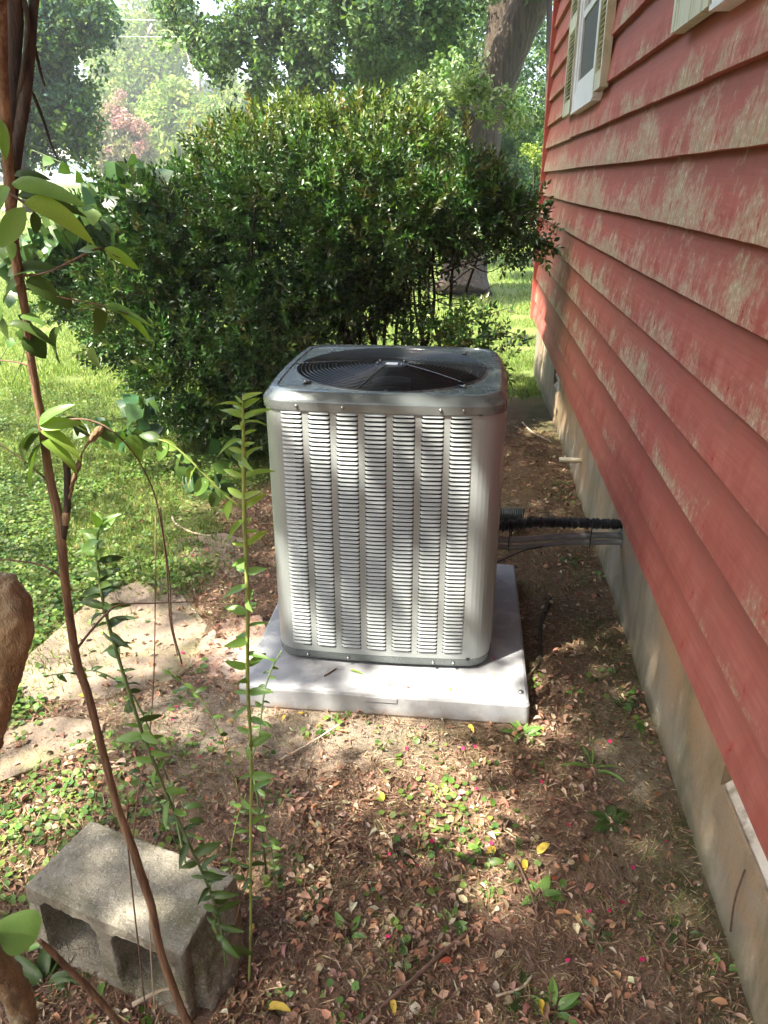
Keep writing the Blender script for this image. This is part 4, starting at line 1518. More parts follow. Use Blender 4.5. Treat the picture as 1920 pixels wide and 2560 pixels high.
tree("oak_tree", "leafy tree whose fine branches spread across the top centre against the sky", (700, 470, 14.5),
     [(560, 40, 12, 120), (680, 60, 12, 120), (800, 90, 12, 110), (620, 150, 12, 80), (760, 190, 12, 70), (880, 190, 12.5, 75), (460, 20, 12, 80), (540, 120, 12, 60), (700, 130, 12, 80), (930, 230, 12.5, 50), (640, 250, 12.5, 30, .4)],
     [[(760, 560, 14.5, 40), (750, 300, 14.5, 26), (720, 120, 14, 20), (700, -60, 13.5, 18), (690, -200, 13, 16)],
      [(750, 260, 14.5, 12), (680, 200, 13, 7), (600, 170, 12, 5)], [(740, 200, 14, 12), (840, 190, 13, 8), (960, 175, 12.5, 5)],
      [(715, 100, 13.8, 12), (600, 50, 12.5, 8), (440, 40, 12, 5)]],
     5200, .13, OAK, M['leaf_far'], M['bark_dark'], gap=.47, gs=.30)
tree("shade_tree", "dark leaved tree at the left edge in front of the white building", (70, 520, 14),
     [(60, 60, 14, 130), (160, 80, 14.5, 100), (60, 220, 14, 110), (160, 200, 14.5, 80), (150, 280, 14, 85), (190, 330, 14, 55), (90, 330, 14, 60), (215, 380, 14, 30, .6), (120, 395, 14, 40, .4), (40, 380, 14, 50, .6), (235, 60, 14.5, 60, .8), (-60, 200, 14, 140)],
     [[(72, 530, 14, 30), (64, 430, 14, 22), (52, 330, 14, 20), (45, 200, 14, 18), (50, 0, 14, 14), (60, -160, 14, 12)], [(55, 330, 14, 9), (110, 250, 14, 6), (180, 180, 14, 4)]],
     5200, .16, [(.05, .12, .06), (.04, .095, .06), (.08, .16, .05), (.12, .2, .05)], M['leaf_far'], M['bark_dark'], gap=.36, gs=1.0)
for lab, loc, bl, tr_, n in (
        ("tall hazy yellow green tree left of centre, its top against the white sky", (330, 470, 48), [(300, 150, 48, 95), (390, 90, 50, 90), (250, 90, 50, 80), (330, 240, 47, 95), (420, 190, 48, 80), (250, 260, 48, 70), (360, 330, 46, 70), (440, 60, 50, 60)], [[(330, 500, 48, 16), (325, 300, 48, 12), (345, 160, 48, 10), (380, 60, 48, 6)], [(325, 260, 48, 8), (290, 200, 48, 6), (270, 130, 48, 4)], [(335, 230, 48, 7), (410, 190, 48, 4)]], 4200),
        ("bright yellow green tree with a pale forked trunk above the bush's left shoulder", (495, 470, 42), [(440, 300, 42, 80), (520, 340, 41, 70), (580, 290, 42, 55), (450, 380, 41, 60), (400, 350, 42, 50), (560, 200, 43, 40, .6), (480, 110, 43, 50, .7), (540, 400, 41, 70), (630, 240, 43, 30, .6)], [[(495, 500, 42, 14), (496, 240, 42, 11), (500, 150, 42, 8), (505, 80, 42, 5)], [(495, 240, 42, 6), (478, 170, 42, 4), (462, 110, 42, 3)]], 3600),
        ("rounded dark hedge tree low behind the bush's right shoulder", (1290, 560, 24), [(1250, 380, 24, 90), (1320, 420, 24, 70), (1180, 420, 25, 90), (1300, 500, 25, 45, .8), (1240, 490, 25, 40, .8), (1060, 400, 26, 90)], [[(1290, 580, 24, 12), (1285, 400, 24, 9), (1280, 300, 24, 5)]], 2600)):
    tree("distant_tree", lab, loc, bl, tr_, n, .46 if loc[2] > 30 else .26, YG if loc[2] > 30 else OAK, M['leaf_far'], M['bark_pale'] if loc[2] > 30 else M['bark_dark'], gap=.30, gs=3.2, jit=.12)
tree("slim_tree", "slim dark trunk standing just left of the house corner", (1350, 660, 11), [(1345, 300, 11.5, 26), (1350, 420, 11.5, 22)],
     [[(1338, 668, 11, 22), (1345, 600, 11, 20), (1362, 500, 11, 20), (1368, 400, 11, 17), (1372, 200, 11.4, 14), (1374, -60, 11.8, 12)]], 150, .10, OAK, M['leaf_far'], M['bark_dark'], gap=.3)
# pink crape myrtle far off
t, loc = tree("blossoming_tree", "distant crape myrtle with coral pink blossom beside the blue siding", (270, 470, 36), [(270, 350, 36, 55), (320, 360, 36, 48), (240, 320, 36, 35), (350, 390, 36, 38), (295, 290, 36, 35), (280, 400, 36, 50, .7), (230, 380, 36, 25, .5)],
     [[(265, 470, 36, 5), (262, 400, 36, 4), (250, 330, 36, 3)], [(272, 470, 36, 5), (280, 390, 36, 4), (300, 300, 36, 3)], [(278, 470, 36, 5), (300, 410, 36, 4), (330, 350, 36, 3)], [(258, 470, 36, 4), (235, 400, 36, 3)]],
     2200, .32, [(.20, .21, .10), (.25, .24, .12), (.17, .19, .08)], M['leaf_far'], M['bark_pale'], gap=.28, gs=1.6, jit=.1)
P_, d, _ = blob_points([(300, 240, 35.6, 12), (288, 275, 35.4, 22), (312, 300, 35.3, 24), (345, 318, 35.3, 20), (365, 322, 35.4, 10), (285, 312, 35.3, 15), (240, 318, 35.3, 14), (215, 300, 35.5, 12, .5), (228, 328, 35.3, 14, .7), (340, 368, 35.3, 16), (365, 362, 35.4, 12), (275, 378, 35.3, 12, .6), (300, 385, 35.3, 8, .6), (205, 395, 35.5, 8, .5), (325, 310, 35.3, 18), (178, 212, 35.5, 4)], 330, inner=.1)
foliage("blossom", P_, d, CL, .20, [(.48, .24, .21), (.55, .30, .26), (.40, .25, .19), (.30, .26, .14)], leafmat("blossom_petal", .3, .6, .2, (1, 1, 1)), t, .3, .8, .12, loc)
# pale leaved sapling in front of the oak
t, loc = tree("maple_sapling", "young maple with pale sunlit leaves in front of the oak trunk", (1150, 600, 8.2), [(1060, 222, 8, 32), (1095, 240, 8, 28), (1150, 220, 8, 42, .9), (1190, 205, 8, 28), (1215, 225, 8, 22), (1185, 250, 8, 30), (1222, 285, 8, 26), (1275, 265, 8.1, 22), (1290, 300, 8.1, 26), (1260, 240, 8, 18), (1195, 130, 8, 12), (1198, 160, 8, 14), (1120, 180, 8.3, 45, .5), (1330, 310, 8.1, 16, .6), (1030, 235, 8, 16)],
     [[(1150, 640, 8.2, 10), (1155, 400, 8.2, 8), (1170, 260, 8.1, 6), (1195, 130, 8, 3)], [(1160, 330, 8.1, 5), (1230, 250, 8.1, 3), (1290, 280, 8.1, 2)], [(1160, 300, 8.1, 5), (1090, 240, 8.1, 3)]], 260, .085,
     [(.30, .40, .20), (.24, .34, .14), (.36, .46, .26), (.14, .24, .09)], M['leaf'], M['bark_dark'], inner=.1, gap=None, jit=.15)
t, loc = tree("lime_sapling", "small lime green sapling at the house corner", (1335, 620, 9.5), [(1335, 385, 9.5, 20), (1320, 375, 9.5, 16), (1345, 410, 9.5, 12, .5)], [[(1335, 640, 9.5, 5), (1334, 480, 9.5, 4), (1335, 380, 9.5, 2)]], 40, .06, [(.22, .30, .06), (.26, .34, .07)], M['leaf'], M['bark_dark'], gap=None)

# low ivy leaves at the oak's foot and the far tree line
bl = []
for k, xx in enumerate(range(-500, 1700, 60)):
    bl.append((xx, 330 + 40 * math.sin(k * 1.7), 88 + 4 * math.sin(k), 62 + 14 * math.sin(k * 2.3)))
    bl.append((xx + 30, 415, 86, 50))
P_, d, _ = blob_points(bl, 9000, inner=.5, gap=.2, gs=6)
foliage("far_woods", P_, d, CL, 1.15, [(.05, .09, .045), (.07, .12, .05), (.09, .14, .05), (.06, .10, .06)], M['leaf_far'], None, .2, .8, .15)
n = 9000
xs, ys, zz_ = [], [], []
k1 = n * 6 // 10
P2 = np.concatenate([np.stack([rng.uniform(-24, -15, k1), rng.uniform(-22, 19, k1), 11 * rng.random(k1) ** .8], -1),
                     np.stack([rng.uniform(-20, 22, n - k1), rng.uniform(-22, -14, n - k1), 11 * rng.random(n - k1) ** .8], -1)])
P2[:, 2] *= .65 + .7 * vnoise(P2[:, 0], P2[:, 1], 4.0, 71)
foliage("unseen_woods", P2, unit(n), CL, .95, OAK, M['leaf_far'], None, .2, .8, .15)  # unseen trees left and behind, put in to block low sky light
bpy.data.objects["far_woods"]["label"] = "hazy line of woods along the horizon"

# ------------------------------------------------------------------ far buildings, road, wire
def building(lab, x0, x1, y0, ytop, Y, wall, depth, win=(), roofh=1.2, boards=0):
    a = at(x0, ytop, Y); b = at(x1, ytop, Y)
    g = float(gh(a[0], Y)) - .3
    e = empty("far_building", ((a[0] + b[0]) / 2, Y, g), lab, "building")
    w = b[0] - a[0]; h = a[2] - g
    V, F = box_vf(-w / 2, w / 2, 0, depth, 0, h)
    link("wall", pymesh("wall", V, F), wall, e)
    V = [(-w / 2 - .4, -.5, h), (w / 2 + .4, -.5, h), (w / 2 + .4, depth + .5, h), (-w / 2 - .4, depth + .5, h), (-w / 2 - .4, -.5, h + .28), (w / 2 + .4, -.5, h + .28), (w / 2 + .4, depth + .5, h + .28), (-w / 2 - .4, depth + .5, h + .28), (-w / 2, depth / 2, h + roofh + .3), (w / 2, depth / 2, h + roofh + .3)]
    F = [(0, 3, 2, 1), (0, 1, 5, 4), (1, 2, 6, 5), (2, 3, 7, 6), (3, 0, 4, 7), (4, 5, 9, 8), (6, 7, 8, 9), (5, 6, 9), (7, 4, 8)]
    link("roof", pymesh("roof", V, F), mat("pale_roof", (.5, .5, .47), None, rough=.8), e)
    for (wx, wz, ww, wh) in win:
        V, F = box_vf(wx, wx + ww, -.06, .02, wz, wz + wh)
        o = link("window", pymesh("window", V, F), M['vinyl'], e)
        V, F = box_vf(wx + .08, wx + ww - .08, -.075, -.061, wz + .08, wz + wh - .08)
        link("pane", pymesh("pane", V, F), M['glass'], o)
    for k in range(boards):
        zz = .15 + (h - .3) * k / boards
        V, F = box_vf(-w / 2 - .01, w / 2 + .01, -.035, -.001, zz, zz + (h - .3) / boards * .82)
        link("siding_board", pymesh("siding_board", V, F), wall, e)


building("white building with a pale flat eave behind the dark tree at left", 20, 126, 0, 392, 70, mat("white_wall", (.80, .80, .80), None, rough=.7), 6, [(-2.9, .9, 1.0, 1.1)], .6)
building("low pale blue clapboard building between the dark tree and the pink blossom", 128.5, 262, 0, 402, 70.2, mat("blue_siding", (.42, .52, .62), None, rough=.7), 6, [(.9, .6, .55, .8)], 1.0, 9)
V, F = [], []
rp = spline([(-90, 52, 0), (-40, 40, 0), (-18, 34.5, 0), (6, 29.5, 0), (40, 23, 0), (80, 18, 0)], 14)
for i, p in enumerate(rp):
    for w_ in (-.75, -.25, .25, .75):
        V.append((p[0], p[1] + w_, float(gh(p[0], p[1] + w_)) + .03))
for i in range(len(rp) - 1):
    for k in range(3):
        F.append((i * 4 + k, i * 4 + 4 + k, i * 4 + 5 + k, i * 4 + 1 + k))
link("road", pymesh("road", V, F), mat("pale_concrete_road", (.55, .54, .51), (.65, .64, .6), 2, .9), kind="structure")
for k, (zz, lab) in enumerate(((88, "lower thin white overhead wire crossing the hazy trees"), (46, "upper thin overhead wire crossing the hazy trees"))):
    a, b = at(-200, zz - 8, 26), at(900, zz + 6, 26)
    pl = [a + (b - a) * t - np.array([0, 0, .35 * 4 * t * (1 - t)]) + np.array([0, 0, .3]) for t in np.linspace(0, 1, 20)]
    tag(tube("overhead_wire", pl, .0045, M['vinyl'], None, 5), lab, "wire", "overhead wires")

# ------------------------------------------------------------------ unseen canopy above the frame, leaves placed to shape shade and dapple
def uv(P):
    return P[0] - SUN.x / SUN.z * P[2], P[1] - SUN.y / SUN.z * P[2]


LIT = []          # (u, v, radius, strength): gaps in the canopy
def gap_at(P, r, s): LIT.append((*uv(P), r, s))


for a, b, r, s in ((700, 1000, .05, .95), (850, 1130, .035, .95), (790, 1060, .02, .8), (1130, 1100, .05, 1.0), (1010, 1120, .025, .9), (1150, 1290, .03, .8), (720, 1480, .05, 1.0), (800, 1590, .05, 1.0), (960, 1600, .06, 1.0), (1080, 1560, .06, 1.0), (1140, 1440, .045, .95), (1010, 1420, .03, .8), (700, 1330, .03, .6)):
    gap_at(at(a, b, 2.09), r, s)
for a, b, r, s in ((650, 1740, .08, 1.0), (800, 1740, .06, .8), (940, 1740, .07, .95), (1060, 1730, .08, 1.0), (1200, 1745, .08, 1.0), (1270, 1760, .07, 1.0), (900, 1700, .06, .9), (1100, 1690, .08, .9), (1280, 1680, .05, .9), (620, 1620, .05, .9), (640, 1560, .04, .9), (1240, 1700, .07, .9)):
    gap_at(onz(a, b, .06), r, s)
for a, b, r, s in ((1100, 1950, .19, 1.0), (1190, 2050, .13, 1.0), (1245, 2140, .08, 1.0), (940, 1930, .16, .9), (1040, 1860, .12, .95), (840, 1840, .11, .9), (1360, 1800, .05, .9), (1350, 1850, .04, .8), (740, 1920, .07, .6), (880, 2040, .07, .5), (1040, 2080, .06, .6), (1000, 2200, .05, .4), (840, 2350, .03, .5),
                   (100, 2000, .16, 1.0), (230, 1960, .10, .9), (60, 2130, .08, .9), (200, 1850, .12, .8), (300, 1600, .22, .9), (480, 1600, .16, .9), (150, 1700, .18, .9), (430, 1420, .14, .6), (560, 1520, .12, .7), (420, 1800, .10, .8), (560, 1850, .07, .7), (640, 1800, .06, .6), (590, 1620, .12, .9),
                   (1480, 1640, .03, .5), (1560, 1900, .05, .35), (1250, 1290, .04, .3)):
    gap_at(onz(a, b, 0), r, s)
for a, b, r, s in ((440, 2130, .035, .8), (330, 2105, .03, .5), (250, 2220, .02, .0), (350, 2270, .035, .9), (520, 2180, .03, .5)):
    gap_at(onz(a, b, .2), r, s)
LIT = np.array(LIT)


def tau(u, v):
    base = 2.1 + 0 * u
    yard = sstep(-.95, -1.45, u + .25 * (v - 2.2) * (v < 2.2)) * sstep(1.0, 1.5, v)      # open lawn at the left
    base = base * (1 - yard) + .40 * yard
    back = sstep(4.5, 5.3, v + .3 * u) * (u < 1.15)
    base = base * (1 - back) + .10 * back
    base = np.where(u > .78 + .20 * sstep(5.3, 6.8, v), 7.0, base)
    frontband = np.exp(-((v - 2.25) / .35) ** 2) * sstep(-.7, -.55, u) * sstep(.75, .55, u)
    base = base * (1 + .15 * frontband)
    g = np.zeros_like(u)
    for (a, b, r, s) in LIT:
        rr = r + .035
        g = np.maximum(g, min(1, s * 1.05) * np.exp(-(((u - a) ** 2 + (v - b) ** 2) / (rr * rr)) ** 2.5))
    return base * (1 - g)


U0, U1, W0_, W1 = -3.4, 3.3, -.9, 9.2
n = 620000
u = rng.uniform(U0, U1, n); v = rng.uniform(W0_, W1, n)
area = (U1 - U0) * (W1 - W0_)
LS = .078
leaf_area = LS * LS * .5 * .62 * .55
keep = rng.random(n) < tau(u, v) * area / n / leaf_area
u, v = u[keep], v[keep]
n = len(u)
zc = 4.8 + 2.8 * rng.random(n)
Pc = np.stack([u + SUN.x / SUN.z * zc, v + SUN.y / SUN.z * zc, zc], -1)
X, Y, D = project(Pc)
inview = (D > .1) & (X > -60) & (X < 1980) & (Y > -60) & (Y < 2600)
Pc[inview, 2] += 0
k = ~inview
Pc = Pc[k]
n = len(Pc)
mloc = (-.62, .86, 0)
myr = empty("crape_myrtle", mloc, "brown barked crape myrtle stems and leaves close to the camera at left", "tree")
V, T, C = scatter(T_diamond(.2), Pc - np.array(mloc), frames(unit(n) * np.array([1, 1, .5]), np.array(SUN)[None] + .6 * unit(n)), np.stack([np.full(n, LS * .62), np.full(n, LS), np.full(n, LS)], -1), pick([(.07, .14, .03), (.10, .18, .04)], n))
link("crown", bigmesh("crown", V, T, False, C), M['leaf'], myr, kind="stuff")  # unseen leaves hung on the myrtle to cast the dapple


# ------------------------------------------------------------------ foreground stems and leaves
def mleaf(w1, w2, droop, fold, wave=0.0):
    V, F = [], []
    m_ = 9
    for i in range(m_ + 1):
        t = i / m_
        w = (math.sin(math.pi * min(1, t ** .8 * .98 + .02)) ** .75) * (w1 * (1 - t) + w2 * t)
        if i == m_: w = 0.0
        zc_ = -droop * t * t
        V += [(-w, t, zc_ + fold * w + wave * math.sin(t * 11)), (0, t, zc_), (w, t, zc_ + fold * w - wave * math.sin(t * 9))]
    for i in range(m_):
        for k in range(2):
            F.append((i * 3 + k, i * 3 + k + 1, i * 3 + 4 + k, i * 3 + 3 + k))
    return V, F


LEAFM = leafmat("myrtle_leaf", .35, .38, .5, None, False, (.15, .28, .06), (.21, .36, .09))
LEAFY = leafmat("bright_leaf", .42, .4, .45, None, False, (.24, .38, .07), (.32, .44, .09))  # sunlit leaves painted with a brighter copy of the leaf colour
LEAFD = leafmat("dark_leaf", .25, .42, .45, None, False, (.045, .085, .022), (.085, .14, .032))
LM = {}
for key, (args, mm) in dict(a=((.22, .18, .25, .35, .01), LEAFM), b=((.20, .22, .45, .5, .015), LEAFD), c=((.19, .17, .5, .5, .01), LEAFY), r=((.36, .26, .2, .25, .01), LEAFM)).items():
    V, F = mleaf(*args)
    LM[key] = pymesh("leaf", V, F, True)
    LM[key].materials.append(mm)


def put_leaf(base, tip, key, parent, loc, face=None, wscale=1.0):
    base, tip = np.array(base, float), np.array(tip, float)
    D = tip - base; L_ = np.linalg.norm(D); D /= L_
    f = np.array(face if face is not None else (np.array([0, 0, EYE]) - base) * .7 + np.array([0, 0, .7]))
    f = f / np.linalg.norm(f) + .45 * unit(1)[0]
    X_ = np.cross(D, f); X_ /= np.linalg.norm(X_)
    Z_ = np.cross(X_, D)
    Mx = Matrix(((X_[0] * L_ * wscale, D[0] * L_, Z_[0] * L_, base[0] - loc[0]), (X_[1] * L_ * wscale, D[1] * L_, Z_[1] * L_, base[1] - loc[1]), (X_[2] * L_ * wscale, D[2] * L_, Z_[2] * L_, base[2] - loc[2]), (0, 0, 0, 1)))
    o = link("leaf", LM[key], None, parent)
    o.matrix_basis = Mx
    return o


def pstem(name, path, mat_, parent, loc, sub=5, n=8, wob=.08, kink=.0):
    pl = spline([at(a, b, Y) for a, b, Y, w in path], sub)
    rad = np.interp(np.linspace(0, len(path) - 1, len(pl)), range(len(path)), [px(w, Y) / 2 for a, b, Y, w in path])
    tube(name, [p - np.array(loc) for p in pl], list(rad), mat_, parent, n, wob)
    return pl


# main stem of the myrtle, from the ground past the top of the frame
pstem("trunk", [(474, 2566, .93, 34), (450, 2514, .93, 32), (401, 2378, .93, 30), (380, 2270, .92, 30), (353, 2188, .92, 32), (325, 2101, .92, 27), (293, 2015, .92, 26), (250, 1852, .91, 25), (217, 1727, .91, 26), (190, 1644, .91, 26), (165, 1475, .9, 26), (148, 1306, .9, 28), (122, 1180, .9, 24), (101, 1036, .89, 22), (80, 918, .88, 22), (67, 800, .87, 20), (45, 680, .86, 24), (30, 560, .85, 26), (20, 400, .83, 26), (8, 200, .8, 24), (2, 0, .76, 26), (-10, -250, .7, 30), (-80, -900, .5, 34)], M['myrtle'], myr, mloc, 5, 12, .12)
pstem("limb", [(152, 1385, .9, 18), (158, 1330, .9, 24), (168, 1270, .9, 22), (168, 1180, .9, 20), (163, 1130, .895, 16)], M['myrtle_dark'], myr, mloc, 4, 9, .2)
pstem("limb", [(160, 1330, .9, 16), (172, 1250, .9, 18), (188, 1190, .9, 14), (205, 1135, .9, 13), (232, 1095, .9, 14), (256, 1066, .9, 14)], M['stub'], myr, mloc, 4, 9, .15)
pstem("limb", [(28, 520, .86, 26), (36, 400, .86, 34), (58, 270, .87, 28), (74, 150, .88, 23), (82, 40, .89, 20), (90, -120, .9, 20), (70, -700, .9, 22)], M['myrtle_dark'], myr, mloc, 5, 10, .12)
pstem("limb", [(26, 330, .86, 20), (31, 240, .87, 30), (36, 120, .88, 34), (36, 0, .88, 38), (20, -200, .88, 40), (-60, -800, .8, 40)], M['myrtle_dark'], myr, mloc, 5, 10, .12)
pstem("limb", [(45, 260, .87, 14), (62, 150, .87, 12), (70, 60, .88, 12), (60, 0, .88, 12)], M['myrtle_dark'], myr, mloc, 4, 7)
pstem("limb", [(80, 95, .9, 9), (92, 140, .9, 8), (105, 195, .9, 6), (113, 215, .9, 4)], M['myrtle_dark'], myr, mloc, 4, 6)
pstem("limb", [(68, 205, .9, 9), (95, 265, .9, 8), (115, 320, .9, 6), (128, 360, .9, 5), (145, 400, .9, 3)], M['myrtle_dark'], myr, mloc, 4, 6)
pstem("limb", [(20, 2640, .75, 60), (60, 2560, .78, 110), (20, 2440, .74, 110), (-60, 2340, .7, 100), (-160, 2180, .62, 95)], M['stub'], myr, mloc, 5, 14, .1)
pstem("limb", [(-60, 2050, .68, 80), (-30, 1850, .68, 100), (-5, 1730, .68, 105), (22, 1620, .68, 136), (22, 1530, .68, 140), (-10, 1470, .68, 130), (-28, 1445, .68, 70)], M['stub'], myr, mloc, 6, 20, .10)
pstem("limb", [(340, 2610, .84, 30), (290, 2550, .83, 28), (230, 2480, .82, 26), (170, 2420, .8, 25), (125, 2375, .78, 24), (100, 2352, .77, 16)], M['myrtle'], myr, mloc, 4, 10, .1)
pstem("limb", [(190, 1625, .91, 9), (225, 1580, .92, 8), (265, 1535, .94, 7), (300, 1512, .96, 6), (380, 1508, .98, 5), (520, 1503, 1.0, 3)], M['twig'], myr, mloc, 4, 6)
pstem("limb", [(155, 1445, .9, 7), (110, 1415, .9, 6), (50, 1403, .9, 5), (-20, 1398, .9, 4)], M['twig'], myr, mloc, 4, 6)
pstem("limb", [(118, 1200, .9, 6), (70, 1160, .9, 4), (0, 1110, .9, 3)], M['twig'], myr, mloc, 4, 6)
pstem("limb", [(76, 915, .88, 6), (40, 905, .88, 4), (-10, 900, .88, 4)], M['twig'], myr, mloc, 4, 6)
pstem("limb", [(105, 1070, .9, 6), (160, 1050, .9, 6), (230, 1052, .9, 5), (290, 1085, .9, 5), (345, 1150, .95, 4), (390, 1250, 1.0, 4), (415, 1400, 1.05, 4), (425, 1550, 1.1, 4), (445, 1640, 1.1, 3)], M['twig'], myr, mloc, 4, 6)
pstem("limb", [(20, 480, .8, 7), (50, 500, .8, 7), (90, 530, .8, 5)], M['twig'], myr, mloc, 4, 6)
pstem("limb", [(45, 690, .86, 6), (120, 680, .86, 5), (240, 622, .86, 5), (262, 628, .86, 4), (300, 645, .86, 3)], M['twig'], myr, mloc, 4, 6)
pstem("limb", [(60, 720, .87, 6), (160, 745, .87, 4), (250, 762, .87, 4), (320, 785, .87, 3)], M['twig'], myr, mloc, 4, 6)


kt = bpy.data.textures.new("knot_lumps", 'CLOUDS'); kt.noise_scale = .022; kt.noise_depth = 4
for o_ in list(myr.children):
    if o_.data and o_.data.materials and o_.data.materials[0] is M['stub'] and max(o_.dimensions) > .05:
        sb = o_.modifiers.new("sub", 'SUBSURF'); sb.levels = 2; sb.render_levels = 2
        dsp = o_.modifiers.new("lumps", 'DISPLACE'); dsp.texture = kt; dsp.strength = .012; dsp.mid_level = .5; dsp.texture_coords = 'LOCAL'


def pleaf(x0, y0, x1, y1, Y, key, wd, dY=0.0):
    Lp = math.hypot(x1 - x0, y1 - y0)
    a, b = at(x0, y0, Y), at(x1, y1, Y + dY)
    base_w = {'a': .36, 'b': .36, 'c': .32, 'r': .56}[key]
    put_leaf(a, b, key, myr, mloc, None, wd / Lp / base_w)


for q in ((30, 460, 205, 485, .78, 'a', 46), (62, 505, 222, 548, .77, 'c', 58), (62, 520, -12, 628, .76, 'a', 44), (84, 530, 96, 588, .80, 'b', 26), (25, 470, -60, 560, .76, 'a', 50), (45, 490, 190, 500, .80, 'b', 30), (0, 300, 18, 402, .8, 'a', 30), (36, 440, 110, 425, .8, 'b', 20), (40, 610, 15, 650, .78, 'a', 30),
          (248, 628, 190, 616, .86, 'a', 26), (262, 622, 340, 660, .86, 'c', 28), (66, 700, 150, 738, .86, 'b', 48), (60, 705, -20, 730, .86, 'b', 36), (52, 790, 112, 800, .86, 'a', 32), (150, 740, 180, 765, .87, 'b', 40), (240, 770, 262, 845, .87, 'b', 46), (275, 775, 382, 800, .87, 'a', 16), (300, 782, 385, 832, .87, 'c', 22), (262, 765, 330, 772, .87, 'a', 18), (60, 840, 118, 880, .87, 'b', 60), (150, 820, 110, 900, .87, 'b', 46), (20, 690, 110, 640, .86, 'b', 34), (235, 870, 232, 930, .87, 'b', 44), (20, 810, 130, 830, .86, 'b', 26),
          (98, 1062, 165, 1000, .88, 'a', 26), (100, 1066, 184, 1050, .88, 'c', 28), (102, 1078, 205, 1112, .88, 'c', 38), (104, 1104, 202, 1148, .88, 'c', 38), (96, 1075, 35, 1100, .88, 'b', 26), (98, 1085, 14, 1165, .88, 'b', 28), (102, 1112, 42, 1222, .88, 'a', 34), (155, 1050, 224, 1068, .9, 'b', 34), (180, 1052, 205, 1085, .9, 'b', 24), (262, 1062, 272, 1118, .9, 'b', 38), (318, 1090, 362, 1150, .95, 'r', 44), (90, 2350, -2, 2300, .74, 'r', 96)):
    pleaf(*q)


def sapling(label, path, leaves, mat_, group="green saplings in front of the unit", cat="sapling", br=()):
    b = at(path[0][0], path[0][1], path[0][2])
    loc = (b[0], b[1], 0.0)
    s = empty("sapling", loc, label, cat, group)
    pl = pstem("stem", path, mat_, s, loc, 6, 8, .05)
    N_ = len(pl)
    t0, t1, n, L0, L1, ks = leaves
    for i in range(n):
        t = t0 + (t1 - t0) * (i + .5) / n
        j = min(N_ - 2, int(t * (N_ - 1)))
        p = np.array(pl[j])
        ax = np.array(pl[j + 1]) - p; ax /= np.linalg.norm(ax)
        az = i * 2.4 + random.uniform(-.5, .5)
        dv = np.array([math.cos(az) * 1.1, math.sin(az) * .8, random.uniform(-.45, .5) + .5 * t])
        dv /= np.linalg.norm(dv)
        Ln = (L0 + (L1 - L0) * t) * random.uniform(.5, 1.25)
        put_leaf(p, p + dv * Ln, ks[min(len(ks) - 1, int(t * len(ks)))], s, loc, np.array([-.2, -.7, .7]), random.uniform(.6, 1.0))
    return s, loc


s1, l1 = sapling("tallest green sapling rising past the unit's left front edge, yellow green on top",
    [(622, 2470, 1.04, 9), (627, 2300, 1.04, 10), (626, 2134, 1.045, 10), (628, 1900, 1.05, 10), (619, 1700, 1.04, 12), (619, 1500, 1.035, 13), (611, 1300, 1.04, 12), (609, 1150, 1.04, 11), (608, 1060, 1.04, 8), (607, 985, 1.04, 4)], (.16, .99, 66, .042, .036, 'bbaaaccc'), M['green_stem'])  # leaf keys go from dark to bright upwards, painting the lit top
pb = pstem("side_branch", [(603, 1268, 1.04, 8), (560, 1235, 1.04, 7), (520, 1195, 1.04, 7), (480, 1155, 1.04, 6), (430, 1112, 1.04, 5), (375, 1092, 1.04, 4)], M['green_stem'], s1, l1, 4, 7)
for i in range(12):
    p = np.array(pb[2 + i * (len(pb) - 3) // 12]); sd_ = 1 if i % 2 else -1
    put_leaf(p, p + np.array([-.012 - .012 * random.random(), -.005, .016 * sd_ - .006]) * 1.35, 'cab'[i % 3], s1, l1, np.array([-.2, -.8, .5]), 1.25)
s2, l2 = sapling("leaning dark leaved sapling growing from beside the concrete block",
    [(565, 2420, 1.0, 10), (553, 2324, 1.0, 10), (534, 2253, 1.0, 11), (504, 2177, 1.0, 11), (434, 2025, 1.0, 10), (374, 1879, 1.0, 11), (345, 1800, 1.0, 11), (289, 1621, 1.0, 11), (265, 1534, 1.0, 10), (251, 1467, 1.0, 9), (243, 1394, 1.0, 8), (246, 1330, 1.0, 5), (262, 1290, 1.0, 3)], (.05, .98, 86, .050, .036, 'bbabba'), M['green_stem2'])
